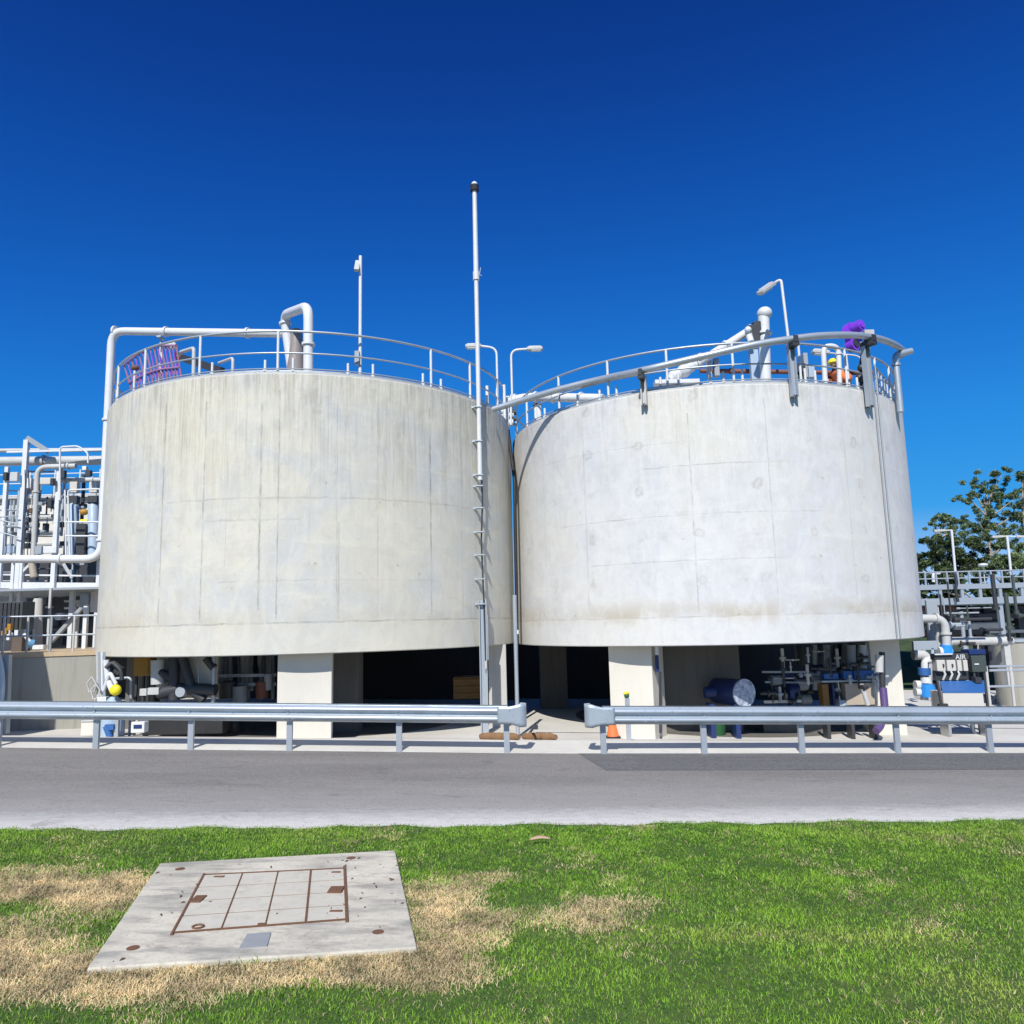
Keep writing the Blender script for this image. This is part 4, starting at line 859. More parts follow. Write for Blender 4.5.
for (x0, y0), (x1, y1_), w in (((27, 438), (49, 452), .16), ((-40, 585), (99, 586, )[:2], .2), ((7, 452), (130, 449), .06), ((-40, 574), (99, 576), .05), ((22, 572), (42, 552), .07), ((62, 562), (72, 578), .09), ((2, 610), (18, 595), .06)):
    MB().beam(P(x0, y0, ys), P(x1, y1_, ys+.2), w, w).build('beam', 'white' if w != .16 else 'grey', rk)
for x0, y0, x1, y1_, r_ in ((-60, 461, 104, 461, .17), (66, 480, 104, 479, .095)): 
    pass
pipe_thing([P(-60, 462, ys+.6), P(130, 460, ys+.6)], .155, 'white_dull', 'fattest horizontal white pipe across the left rack', fl=((0, .55),))
pipe_thing([P(-60, 451, ys+1.4), P(130, 449.5, ys+1.4)], .07, 'white_dull', 'upper thin horizontal white pipe across the left rack')
pipe_thing([P(38, 480, ys+.4), P(130, 480, ys+.4)], .085, 'white_dull', 'middle horizontal white pipe across the left rack', fl=((0, .3), (0, .6)))
pipe_thing([P(76, 466, ys-.1), P(37.5, 467, ys-.1), P(36, 500, ys-.1), P(33, 560, ys-.1)], .085, 'white_dull', 'bent white pipe turning down inside the left rack', rb=.35, fl=((1, .75), (0, .2)))
t = pipe_thing([P(31, 555, ys), P(34, 577, ys)], .11, 'tan', 'tan flared pipe stub below the left rack pipes')
# access frame with hoops at 60-100
t = thing('access_platform', 'white railed access platform in the left rack', 'platform', P(80, 558, ys-.3))
for pts_ in (((60, 500), (60, 447), (78, 446), (88, 453), (88, 463)), ((70, 556), (68, 490), (101, 489)), ((66, 556), (65, 490)), ((66, 522), (100, 522)), ((66, 536), (100, 536)), ((100, 550), (100, 489))):
    MB().tube(bend([P(x, y, ys-.4) for x, y in pts_], .12), .03, 7).build('rail', 'white', t)
slab_px(66, 101, 555, 558, ys-.6, .8, 'white_dull', t, 'deck')
for x, lb in ((73.5, 'left'), (93.5, 'right')):
    q = P(x, 556, ys+.1); q1 = P(x, 506, ys+.1); t = thing('pressure_vessel', lb+' one of two blue grey vessels on the access platform', 'vessel', q, 'blue grey vessels on the left platform')
    MB().tube([q, q1, q1+Vector((0, 0, .12))], [.17, .17, .08], 16).build('vessel', 'bluegrey', t); MB().box(q1+Vector((0, 0, .2)), (.3, .2, .26)).build('valve', 'dark', t); MB().box(q1+Vector((0, 0, .62)), (.26, .2, .36)).build('control_box', 'cabinet', t, .01)
q = P(84, 512, ys); t = thing('valve', 'yellow valve between the two blue grey vessels', 'valve', q); MB().sphere(q, .11, 10, (1.3, 1, 1)).build('body', 'ochre', t); MB().cyl(q+Vector((-.1, 0, -.3)), q+Vector((.15, 0, -.3)), .06, n=8).build('spindle', 'yellow', t); MB().box(q+Vector((0, 0, -.9)), (.3, .3, 1)).build('stem', 'dark', t)
t = thing('instrument_cluster', 'small grey instruments and cables on the left rack', 'instruments', P(30, 555, ys-.3))
for x0, x1, y0, y1_, m_ in ((27, 30.5, 478, 488, 'white'), (29, 33, 508, 513, 'rust'), (26, 28, 517, 522, 'dark'), (25, 27, 533, 538, 'dark'), (40, 50, 478, 484, 'cabinet'), (50, 53, 478, 485, 'dark'), (4, 14, 546, 553, 'bluegrey'), (35, 41, 546, 554, 'grey'), (42, 56, 546, 553, 'white'), (85, 90, 470, 476, 'dark'), (82, 86, 466, 470, 'white'), (10, 17, 472, 481, 'white_dull'), (3, 6, 472, 480, 'dark'), (61, 64, 470, 478, 'dark'), (38, 42, 502, 505, 'grey'), (40, 44, 530, 532, 'grey'), (24, 28, 543, 548, 'dark')):
    slab_px(x0, x1, y0, y1_, ys-.35+random.random()*.3, .15, m_, t, 'instrument')
for x in (25, 28.5): MB().tube([P(x, 470, ys-.3), P(x+.6, 500, ys-.3), P(x-1, 555, ys-.3)], .014, 5).build('cable', 'dark', t)
for (a_, b_) in (((0, 517), (18, 516)), ((0, 520), (18, 524)), ((0, 532), (18, 537)), ((4, 560), (6, 500)), ((10, 560), (11, 500))): MB().cyl(P(*a_, ys-.2), P(*b_, ys-.2), .02, n=6).build('tube', 'galv', t)
t = thing('pipe_bundle', 'bundle of thin grey pipes and dark valves behind the rack columns', 'pipes', P(45, 556, ys+1.2))
for i in range(34):
    x = random.uniform(0, 102); y0_ = random.uniform(468, 530); y1_ = y0_+random.uniform(12, 60); q = P(x, y0_, ys+1+random.random()); q2 = P(x, min(y1_, 584), q.y)
    MB().cyl(q, (q.x, q.y, q2.z), random.choice((.02, .03, .045, .06)), n=8).build('riser', random.choice(('grey', 'galv_dull', 'dark', 'white_dull', 'bluegrey')), t)
    MB().box((q.x, q.y-.05, q2.z+random.uniform(0, .5)), (random.uniform(.1, .25), .15, random.uniform(.08, .3))).build('valve', random.choice(('dark', 'grey', 'dark', 'galv_dull')), t)
for i in range(12):
    y0_ = random.uniform(468, 582); x = random.uniform(-10, 60); MB().cyl(P(x, y0_, ys+1), P(x+random.uniform(15, 45), y0_, ys+1), random.choice((.02, .03, .05)), n=8).build('pipe_run', random.choice(('grey', 'galv_dull', 'dark', 'white_dull')), t)
# lower level
t = thing('plant_shelter', 'equipment bay below the left rack, coloured dark for shade', 'shelter', (P(45, 650, 28).x, 28, 1))
slab_px(-60, 104, 560, 656, 28.5, .2, 'dark', t, 'shade_back_panel'); slab_px(-60, 104, 588.5, 591, 24.2, 4.2, 'grey', t, 'roof_deck')  # dark panel put in as shade behind the bay
for i in range(26):  # mostly dark colours here, standing in for shade
    x, y = random.uniform(2, 96), random.uniform(596, 648); q = P(x, y, 26+random.random()*2); r_ = random.uniform(.05, .16)
    if i % 2: MB().cyl(q-Vector((r_*1.5, 0, 0)), q+Vector((r_*1.5, 0, 0)), r_*.8, n=8).build('fitting', random.choice(('grey', 'dark', 'dark', 'bluegrey', 'dark')), t)
    else: MB().box(q, (r_*1.4, .2, r_*random.uniform(2, 7))).build('casing', random.choice(('grey', 'galv_dull', 'dark', 'dark', 'dark')), t, .01)
for x0, x1, y0, y1_, m_ in ((64, 80, 600, 602, 'white_dull'), (64, 80, 607, 609, 'white'), (76, 80, 602, 612, 'white_dull'), (91, 96.5, 590, 612, 'white'), (45, 51, 606, 608, 'white_dull'), (24, 33, 605, 608, 'white'), (80, 88, 594, 606, 'bluegrey'), (57, 61, 613, 620, 'white')): slab_px(x0, x1, y0, y1_, 25.8, .15, m_, t, 'bracket')
c = P(37.5, 650, 24.0); c1 = P(38, 600, 24.0); t = thing('rough_column', 'rough grey round column below the left rack', 'column', c); MB().tube([c, c1, c1+Vector((0, 0, .05))], [.135, .135, .1], 16).build('shaft', 'concrete', t)
t = thing('brace_pipe', 'grey diagonal chute below the left rack', 'chute', P(52, 640, 23.8)); MB().beam(P(51, 642, 23.8), P(82, 608, 23.8), .14, .1).build('chute', 'grey', t)
vpost(51, 588, 650, .07, 23.6, 'white_dull'); vpost(86.5, 606, 652, .12, 23.6, 'white'); vpost(78, 610, 648, .08, 24, 'white_dull')
# retaining wall with handrail
yw = 20.8
wl = thing('retaining_wall', 'grey concrete retaining wall left of the left tank', 'wall', (P(50, 740, yw).x, yw, gz(-12, yw)))
a, b = P(104, 654, yw), P(-90, 672, yw-1.5)
mb = MB(); q0, q1 = Vector((a.x, yw, a.z-.02)), Vector((b.x, yw-1.5, a.z-.02)); 
vs = [(q0.x, q0.y, -.5), (q1.x, q1.y, -.5), (q1.x, q1.y, q1.z), (q0.x, q0.y, q0.z), (q0.x, q0.y+.4, -.5), (q1.x, q1.y+.4, -.5), (q1.x, q1.y+.4, q1.z), (q0.x, q0.y+.4, q0.z)]
mb.add(vs, [(0, 3, 2, 1), (4, 5, 6, 7), (0, 4, 7, 3), (1, 2, 6, 5), (3, 7, 6, 2)]); mb.build('wall_body', 'concrete_mid', wl)
mb = MB(); vs = [(q0.x, q0.y-.03, q0.z+.004), (q1.x, q1.y-.03, q1.z+.004), (q1.x, q1.y-.03, q1.z+.12), (q0.x, q0.y-.03, q0.z+.12), (q0.x, q0.y+6, q0.z+.004), (q1.x, q1.y+6, q1.z+.004), (q1.x, q1.y+6, q1.z+.12), (q0.x, q0.y+6, q0.z+.12)]
mb.add(vs, [(0, 3, 2, 1), (4, 5, 6, 7), (0, 4, 7, 3), (1, 2, 6, 5), (3, 7, 6, 2), (0, 1, 5, 4)]); mb.build('ledge', 'timber', wl)
for f_ in (.55, 1.05): MB().cyl((q0.x, q0.y+.1, q0.z+f_), (q1.x, q1.y+.1, q1.z+f_-.0), .025, n=7).build('rail', 'galv', wl)
for i in range(8):
    q = q0.lerp(q1, .06+i*.125); MB().cyl((q.x, q.y+.1, q.z), (q.x, q.y+.1, q.z+1.05), .03, n=7).build('rail_post', 'white_dull' if i % 2 else 'galv', wl)
t = box_thing('bin', 'brown bin at the far left behind the handrail', 'bin', 12, 21, 636, 656, 21.6, .4, 'bin_brown'); t2 = box_thing('louvre_unit', 'dark slatted unit at the far left edge', 'louvre', -30, 21, 602, 630, 22.6, .6, 'darkgreen')
for i in range(12): slab_px(-28+4*i, -26.8+4*i, 603, 630, 22.55, .04, 'dark', t2, 'slat', 0)
t = thing('fittings', 'bright blue fitting on the ledge behind the handrail', 'fitting', P(30, 650, 21.6)); MB().cyl(P(26, 643, 21.5), P(34, 644, 21.6), .12, n=12).build('body', 'soft_blue', t); MB().cyl(P(24, 634, 21.5), P(30, 642, 21.5), .05, n=8).box(P(40, 647, 21.6), (.3, .2, .12)).build('pipe_end', 'white', t)
t = thing('lamp_cluster', 'orange lit fittings at the far left edge', 'fitting', P(8, 640, 21.8)); 
for x, y in ((6, 631), (10, 627), (4, 634)): MB().box(P(x, y, 21.8), (.09, .1, .18)).build('fitting', 'ochre', t)
t = thing('unseen_shade_shed', 'added out-of-view shed that shades the retaining wall', 'shed', (-15, 17.5, 0))  # shed added out of view only to cast shadow on the wall
MB().box((-14.95, 17.5, 2.1), (4.5, 2.1, 4.4)).build('walls', 'white_dull', t, .02); MB().box((-15.0, 17.5, 4.36), (4.5, 2.3, .12)).build('roof', 'galv', t)
for i in range(14): MB().box((-17.0+.3*i, 16.43, 2.1), (.06, .04, 4.2)).build('rib', 'white_dull', t)
MB().box((-14.2, 16.40, 1.2), (1.0, .05, 2.1)).build('door', 'grey', t)
t = thing('slender_post', 'weathered post at the left end of the retaining wall', 'post', (P(7, 740, 19.0).x, 19.0, 0)); q = P(8, 655, 19.0); MB().beam((P(5, 740, 19).x, 19.0, .2), q, .13, .13).build('post', 'galv_dull', t)
t = pipe_thing([P(-3, 655, 18.8), P(0, 668, 18.8), P(1.5, 690, 18.8), P(-3, 715, 18.8)], .09, 'bluegrey', 'blue grey curved hose at the left picture edge')

# ------------------------------------------------------------------ RIGHT plant
yr = 31.0
pf = thing('raised_walkway', 'raised galvanised walkway right of the right tank', 'walkway', (P(980, 640, yr).x, yr, 0))
def hb(y, x0, x1, py, w, h, m_, nm, off=0.): MB().beam(P(x0, py+off, y), P(x1, py, y), w, h).build(nm, m_, pf)
def lvl(px, py, y): return P(px, py, y).z
X0_, X1_ = P(905, 600, yr).x, P(1150, 600, yr).x
for py, h, m_, nm in ((586, .20, 'galv', 'deck_edge'), (600.5, .26, 'galv', 'main_beam')):
    z = lvl(985, py, yr); MB().box(((X0_+X1_)/2, yr, z), (X1_-X0_, .15, h)).build(nm, m_, pf)
MB().box(((X0_+X1_)/2, yr+1.2, lvl(985, 585, yr)), (X1_-X0_, 2.2, .06)).build('deck', 'galv_dull', pf)
for yy in (yr,):
    for py in (571, 577.5): z = lvl(985, py, yr); MB().cyl((X0_, yy, z), (X1_, yy, z), .028, n=7).build('rail', 'galv', pf)
    for i in range(14 if yy == yr else 0): x = P(925+11*i, 577, yr).x; MB().box((x, yy, (lvl(985, 571, yr)+lvl(985, 584, yr))/2), (.06, .06, lvl(985, 571, yr)-lvl(985, 584, yr))).build('rail_post', 'galv', pf)
for x in (940, 962, 980, 1000, 1022): q = P(x, 593, yr); MB().box((q.x, yr, q.z), (.12, .1, .5)).build('stiffener', 'galv', pf)
for x, y1_ in ((1001.5, 650), (937, 640), (1060, 650)): q = P(x, 603, yr-.05); MB().box((q.x, yr+.1, (q.z+0)/2), (.17, .17, q.z)).build('column', 'white_dull' if x < 1000 else 'galv', pf)
def mastlamp(px, pt, pb, heads, label, pxb):
    top = P(px, pt, yr+.6); base = Vector((P(pxb, pb, yr+.6).x, yr+.6, lvl(985, 586, yr))); t = thing('lamp_post', label, 'lamp post', base)
    MB().cyl(base, top, .05, n=8).build('pole', 'white', t)
    for h in heads: q = P(h, pt+.5, yr+.6); MB().beam(top, q, .04, .04).build('arm', 'white', t); d_ = (q-top).normalized(); MB().beam(q-d_*.1, q+d_*.35, .14, .09).build('lamp_head', 'white_dull', t, .01)
mastlamp(951.5, 530, 590, (942,), 'single armed lamp post on the raised walkway', 957)
mastlamp(1007, 536, 582, (1000, 1018), 'double armed lamp post on the raised walkway', 1012)
q = P(983, 565, yr+2); t = thing('dome_lamp', 'small white domed lamp above the walkway rail', 'lamp', (q.x, q.y, q.z-.8)); MB().sphere(q, .2, 12, (1, 1, .4)).build('shade', 'white', t); MB().cyl(q-Vector((0, 0, .9)), q, .025, n=6).build('pole', 'white_dull', t)
t = thing('valve_stand', 'dark cable stand in front of the walkway posts', 'cable stand', P(957, 640, yr-.3)); MB().tube([P(955, 572, yr-.3), P(956.5, 583, yr-.35), P(955.5, 590, yr-.3), P(958, 602, yr-.3)], .06, 7).build('cable', 'dark', t); MB().box(P(956, 576, yr-.3), (.14, .1, .3)).build('box', 'grey', t)
pipe_thing([P(933.5, 582, yr+.6), P(933, 574, yr+.6), P(940, 573, yr+.6)], .06, 'white', 'little hooked white vent on the walkway deck', rb=.1)
# plant below and in front
pl_ = thing('plant_building', 'dark open plant bay beneath the raised walkway', 'plant bay', (P(980, 650, 35).x, 35, 0))
for i in range(22):
    x, y = random.uniform(930, 1022), random.uniform(607, 640); L_ = random.uniform(.6, 2.6); q = P(x, y, 33+random.random()*2); MB().box(q, (L_, .2, random.uniform(.08, .25))).build('duct', random.choice(('dark', 'grey', 'galv_dull', 'dark', 'brown', 'white_dull')), pl_, .01)
for x in (942, 974, 992, 1018): q = P(x, 606, 33.5); MB().box((q.x, 33.5, q.z/2), (.3 if x != 992 else .9, .3, q.z)).build('column', 'dark', pl_)
MB().box((P(985, 606, 33).x, 34.2, P(985, 606, 33).z+.1), (9, 3, .1)).build('roof_deck', 'grey', pl_)
yv = 24.0
pipe_thing([P(912, 618.5, yv), P(944, 618.5, yv), P(946.5, 640, yv), P(946.5, 664, yv)], .125, 'white_dull', 'thick white elbow pipe right of the right tank', rb=.6, fl=((0, .75), (1, .7)))
pipe_thing([P(936, 618, yv+.3), P(939, 630, yv+.3), P(941, 665, yv+.3)], .12, 'white_dull', 'second white pipe dropping behind the thick elbow pipe', rb=.3)
t = thing('valve', 'upper bright blue valve below the white elbow pipe', 'valve', P(945.5, 652, yv)); MB().cyl(P(941, 652, yv-.1), P(951, 652, yv-.1), .15, n=14).cyl(P(946, 645, yv-.1), P(946.5, 659, yv-.1), .17, n=14).build('body', 'skyblue', t); MB().cyl(P(938, 652, yv-.15), P(941, 652, yv-.15), .16, n=12).build('flange', 'white', t)
pipe_thing([P(946, 641, 27), P(1003, 641, 27), P(1012, 641, 27)], .14, 'white_dull', 'fat horizontal white pipe under the raised walkway', rb=.2, fl=((0, .06), (0, .9)))
t = pipe_thing([P(913, 655, 22.6), P(927, 655, 22.6), P(927, 700, 22.6)], .14, 'white_dull', 'pale downpipe directly right of the tank bottom edge', rb=.2)
t = thing('riser_frame', 'blue grey steel riser frame right of the tank bottom', 'frame', P(936, 690, 22.8)); slab_px(913, 938, 641, 650, 23, .1, 'galv_dull', t, 'header'); slab_px(923.5, 928, 650, 672, 23, .1, 'bluegrey', t, 'leg'); slab_px(931, 936, 648, 668, 23, .1, 'bluegrey', t, 'leg')
slab_px(926, 941, 600, 641, 24.6, .1, 'grey', t, 'panel')
yc = 21.2
t = thing('coupling_stack', 'blue pipe couplings stacked beside the half shaded pillar', 'coupling', P(927, 700, yc))
MB().tube(bend([P(933, 659, yc), P(925, 661, yc), P(924.5, 700, yc)], .25), .1, 12).build('pipe_run', 'white', t)
for y0, y1_, m_, r_, xx in ((668, 675, 'blue', .16, 924), (684, 697, 'skyblue', .19, 928), (677, 683, 'white', .14, 926)): MB().cyl(P(xx, y0, yc-.1), P(xx+.5, y1_, yc-.1), r_, n=14).build('coupling', m_, t)
for y0 in (685, 692): MB().cyl(P(915, y0, yc), P(921, y0, yc), .12, n=12).build('coupling', 'white', t)
MB().cyl(P(935, 662, yc-.2), P(939.5, 708, yc-.2), .025, n=6).build('strut', 'galv_dull', t)
# control cabinets
yk = 20.6
t = thing('control_cabinets', 'pale control cabinets with lettered dark header board', 'control cabinet', (P(953, 705, yk).x, yk, gz(12, yk)))
for x0, x1 in ((936.5, 946), (946.6, 956.5), (957, 962.5), (963, 968.5)): slab_px(x0, x1, 660, 671, yk, .25, 'cabinet', t, 'cabinet')
for x in (943.5, 952.5): MB().box(P(x, 665.5, yk-.02), (.03, .04, .08)).build('handle', 'dark', t)
slab_px(934, 969, 653.5, 659.6, yk+.05, .22, 'dark', t, 'header_board'); slab_px(935, 953, 653.6, 655, yk-.02, .06, 'white', t, 'header_strip')
slab_px(935, 969, 671.5, 680, yk+.15, .15, 'dark', t, 'lower_frame')
cu = bpy.data.curves.new('lettering', 'FONT'); cu.body = 'AIR'; cu.size = .18; cu.offset = .004; cu.extrude = .004; cu.align_x = 'LEFT'; cu.materials.append(M['white_dull'])
tmp = bpy.data.objects.new('tmp', cu); col.objects.link(tmp); lme = bpy.data.meshes.new_from_object(tmp.evaluated_get(bpy.context.evaluated_depsgraph_get())); bpy.data.objects.remove(tmp)
lo = bpy.data.objects.new('lettering', lme); col.objects.link(lo); lo.parent = t; q = P(955.5, 659.4, yk+.03); lo.location = q-t.location; lo.rotation_euler = (R_(90), 0, 0)
for x in (944, 951, 958): MB().tube([P(x, 671.5, yk), P(x+1.5, 674, yk-.05), P(x-1, 680, yk)], .03, 6).build('conduit', 'white_dull', t)
for x in (938, 967): q = P(x, 680, yk+.2); MB().box((q.x, q.y, (q.z+gz(12, yk))/2), (.06, .06, q.z-gz(12, yk))).build('leg', 'galv', t)
t = box_thing('generator', 'dark green grey cabinet with blue lid beside the pale cabinets', 'cabinet', 971, 987.5, 655.5, 672, yk+.1, .4, 'darkgreen', legs=True); slab_px(969, 986, 649.5, 654.5, yk+.15, .4, 'navy', t, 'lid'); slab_px(974.5, 979, 663.5, 664.8, yk+.08, .02, 'white', t, 'name_plate', 0)
MB().cyl(P(978, 650, yk+.3), P(978, 643, yk+.3), .02, n=6).build('aerial', 'tan', t)
# blue topped trough
yt = 19.9
t = thing('steel_trough', 'steel trough with blue sloping top behind right guard rail', 'trough', (P(963, 725, yt).x, yt, gz(12, yt)))
slab_px(942.5, 985, 691.5, 711, yt, .6, 'cabinet', t, 'front_panel', .01)
a_, b_, c_, d_ = P(942.5, 691.2, yt-.012), P(985, 691.2, yt-.012), P(984, 680.5, yt+.62), P(940, 681, yt+.62)
MB().add([a_, b_, c_, d_, a_-Vector((0, 0, .04)), b_-Vector((0, 0, .04)), c_-Vector((0, 0, .04)), d_-Vector((0, 0, .04))], [(0, 1, 2, 3), (7, 6, 5, 4), (0, 4, 5, 1), (1, 5, 6, 2), (2, 6, 7, 3), (3, 7, 4, 0)]).build('top_panel', 'blue', t)
MB().box(P(976.5, 680, yt+.5), (.16, .2, .14)).build('filler', 'dark', t)
q = P(942.5, 706, yt-.05); MB().cyl(q-Vector((.1, 0, 0)), q+Vector((.12, 0, 0)), .06, n=10).build('roller', 'black', t)
for x in (944, 984): q = P(x, 711, yt+.3); MB().box((q.x, q.y, (q.z+gz(12, yt))/2), (.07, .4, q.z-gz(12, yt))).build('leg', 'steel', t)
MB().beam(P(937, 680, yt+.1), P(942, 708, yt-.03), .05, .05).build('side_strut', 'dark', t)
# right hand handrail
yh = 23.0
t = thing('handrail', 'galvanised handrail at the right edge beside the green bank', 'handrail', (P(1010, 705, yh).x, yh, gz(15, yh)))
for py in (666.5, 670.5, 686.5): MB().cyl(P(989, py+.0, yh), P(1075, py-1, yh), .035, n=7).build('rail', 'galv', t)
for x in (986, 1010, 1034): q = P(x, 666, yh); MB().cyl((q.x, yh, gz(15, yh)), q, .04, n=7).build('post', 'white_dull', t)
t = thing('water_tank', 'grey round tank cut by the right picture edge', 'tank', (P(1030, 700, 27).x, 27.8, gz(18, 27))); q = P(1030, 642, 27); MB().cyl((q.x, 27.8, gz(18, 27)), (q.x, 27.8, q.z), .75, n=32).build('shell', 'concrete_mid', t); MB().cyl((q.x, 27.8, q.z), (q.x, 27.8, q.z+.1), .8, n=32).build('rim', 'galv', t)
vq = P(1007, 645, 26.5); MB().box((vq.x, 26.6, vq.z/2), (.2, .2, vq.z)).build('ladder_post', 'white_dull', t)
t = thing('fittings', 'pile of yellow and white fittings on the ground at right', 'fitting', G(998, 703))
g_ = G(998, 703)
for i in range(16): MB().box(g_+Vector((random.uniform(-.5, 1.1), random.uniform(-.2, .5), random.uniform(.05, .3))), (random.uniform(.1, .3), .12, random.uniform(.06, .16)), Quaternion((0, 1, 0), random.uniform(-.6, .6))).build('fitting', random.choice(('white_dull', 'dark', 'grey', 'cabinet')), t)
MB().sphere(g_+Vector((0, -.1, .42)), .09, 8).build('cap', 'yellow', t)

t = thing('pipe_bundle', 'crowd of thin pipes and valves below the raised walkway', 'pipes', P(975, 655, 26))
for i in range(26):
    x, y = random.uniform(928, 1020), random.uniform(608, 650); q = P(x, y, 26+random.random()*2); L_ = random.uniform(.3, 1.3); rr2 = random.choice((.02, .03, .05, .07)); v_ = Vector((L_, 0, 0)) if i % 2 else Vector((0, 0, L_))
    MB().cyl(q, q+v_, rr2, n=8).cyl(q-v_*.05, q+v_*.05, rr2*1.8, n=8).build('pipe_run', random.choice(('grey', 'dark', 'dark', 'galv_dull', 'dark', 'darkgreen')), t)
# ------------------------------------------------------------------ trees and bank
def leaves(mbv, mbf, tint, c, rad, cnt, size, flat=.75):
    c = np.array(c); u = rng.normal(size=(cnt, 3)); u /= np.linalg.norm(u, axis=1)[:, None]; r = rng.random(cnt)**.45
    ctr = c+u*r[:, None]*np.array([rad, rad, rad*flat]); t1 = rng.normal(size=(cnt, 3)); t1 /= np.linalg.norm(t1, axis=1)[:, None]; t2 = np.cross(t1, rng.normal(size=(cnt, 3))); t2 /= np.linalg.norm(t2, axis=1)[:, None]
    s = size*(.6+.8*rng.random(cnt))[:, None]; q = np.stack([ctr-t1*s, ctr+t2*s*.35, ctr+t1*s, ctr-t2*s*.35], 1)
    mbv.append(q.reshape(-1, 3)); tint.append(np.repeat(np.clip(rng.random(cnt)*.6+.4*rng.random(), 0, 1), 4))
def tree(x, y, h, spread, clumps, label, mat='leaf', dens=260, lsize=.2, trunk_r=.22, lean=0., base=0., grp='trees beyond the plant'):
    t = thing('gum_tree' if mat == 'leaf' else 'dense_tree', label, 'tree', (x, y, base), grp); mbv, tint = [], []
    tr = [Vector((x, y, base-.2)), Vector((x+lean*.3, y, base+h*.3)), Vector((x+lean*.7, y, base+h*.6)), Vector((x+lean, y, base+h*.88))]
    MB().tube(smooth_path(tr, 1), [trunk_r*(1-.85*i/(len(smooth_path(tr, 1))-1)) for i in range(len(smooth_path(tr, 1)))], 9).build('trunk', 'bark', t)
    for (dx, dz, r) in clumps:
        dy = random.uniform(-.5, .5)*spread; c = Vector((x+dx, y+dy, base+dz)); s0 = tr[1].lerp(tr[3], min(.95, max(.05, (dz/h-.35)/.6)))
        mid = s0.lerp(c, .55)+Vector((0, 0, -.3)); MB().tube([s0-Vector((0, 0, .6)), mid, c], [.085, .06, .02], 6).build('limb', 'bark', t)
        for _ in range(9):
            sc2 = Vector((random.gauss(0, r*.75), random.gauss(0, r*.75), random.gauss(0, r*.55))); leaves(mbv, None, tint, c+sc2, r*.42, int(dens*r*.30), lsize)
    v = np.concatenate(mbv)-np.array([x, y, base]); nq = len(v)//4; me = bpy.data.meshes.new('crown'); me.vertices.add(len(v)); me.vertices.foreach_set('co', v.ravel())
    me.loops.add(nq*4); me.loops.foreach_set('vertex_index', np.arange(nq*4)); me.polygons.add(nq); me.polygons.foreach_set('loop_start', np.arange(0, nq*4, 4)); me.update(calc_edges=True)
    at_ = me.attributes.new('tint', 'FLOAT', 'POINT'); at_.data.foreach_set('value', np.concatenate(tint)); me.materials.append(M[mat]); o = bpy.data.objects.new('crown', me); col.objects.link(o); o.parent = t
    return t
def pxtree(pts, yd, px_base, label, mat, dens, lsize, tr=.22, htop=None, lean=0.):
    b = P(px_base, 640, yd); top = max(P(x, y, yd).z for x, y, r in pts)
    cl = [(P(x, y, yd).x-b.x, P(x, y, yd).z+1, r*yd/FPX) for x, y, r in pts]
    return tree(b.x, yd, top+1+.3, 1.5, cl, label, mat, dens, lsize, tr, lean, -1.0)
pxtree([(990, 480, 9), (998, 476, 8), (980, 492, 8), (1003, 490, 8), (990, 494, 9), (1012, 500, 8), (968, 497, 7), (1018, 512, 9), (1000, 506, 8), (976, 520, 9), (1010, 525, 10), (990, 528, 10), (1003, 540, 10), (975, 540, 9), (1022, 535, 10), (985, 513, 7)], 62, 1000, 'tallest airy gum tree against the sky at right', 'leaf', 520, .10, lean=0)
pxtree([(1022, 478, 6), (1030, 495, 10), (1040, 480, 14), (1026, 520, 10), (1048, 510, 16), (1040, 545, 16)], 56, 1038, 'gum tree cut by the right picture edge', 'leaf', 520, .10)
pxtree([(934, 523, 6), (944, 519, 6), (958, 524, 7), (952, 516, 4), (962, 519, 5), (946, 532, 7), (935, 540, 7), (960, 538, 9), (948, 550, 11)], 58, 948, 'small wispy gum tree behind the single armed lamp', 'leaf', 480, .095, .15)
pxtree([(930, 552, 11), (945, 548, 12), (962, 545, 12), (978, 552, 12), (955, 560, 13), (938, 566, 13), (972, 566, 13), (925, 566, 12)], 50, 950, 'broad dark tree low behind the walkway, left', 'leaf_dark', 620, .11, .3)
pxtree([(1000, 560, 13), (1018, 555, 13), (1034, 550, 14), (990, 570, 12), (1010, 572, 13), (1040, 570, 16)], 48, 1012, 'broad green tree low behind the walkway, right', 'leaf', 620, .11, .3)
pxtree([(925, 585, 14), (945, 590, 15), (965, 588, 15), (985, 590, 15), (1005, 590, 15), (1025, 588, 15), (1045, 590, 16), (935, 612, 15), (958, 615, 15), (980, 615, 15), (1000, 615, 15), (1022, 615, 15), (1045, 615, 15), (950, 632, 12), (975, 634, 12), (1000, 634, 12)], 46, 985, 'dense dark scrub seen through the plant', 'leaf_dark', 260, .22, .2)
n = NT('bank_grass'); p = n.pos(); a = n.noise(p, 2, 5); M['bank'] = n.out(n.mix(n.ramp(a, .35, .65), (.02, .04, .012), (.05, .075, .022)), .95)
mb = MB(); xs_ = [10+2*i for i in range(40)]; vs = []
for yy, zz_ in ((34, -.6), (38, 1.2), (44, 2.0), (60, 2.2), (120, 2.4)):
    for x in xs_: vs.append((x, yy+.4*math.sin(x), zz_-.6+.15*math.sin(x*.7+yy)))
nx_ = len(xs_); mb.add(vs, [(j*nx_+i, j*nx_+i+1, (j+1)*nx_+i+1, (j+1)*nx_+i) for j in range(4) for i in range(nx_-1)], True); tag(mb.build('bank', 'bank'), kind='structure')

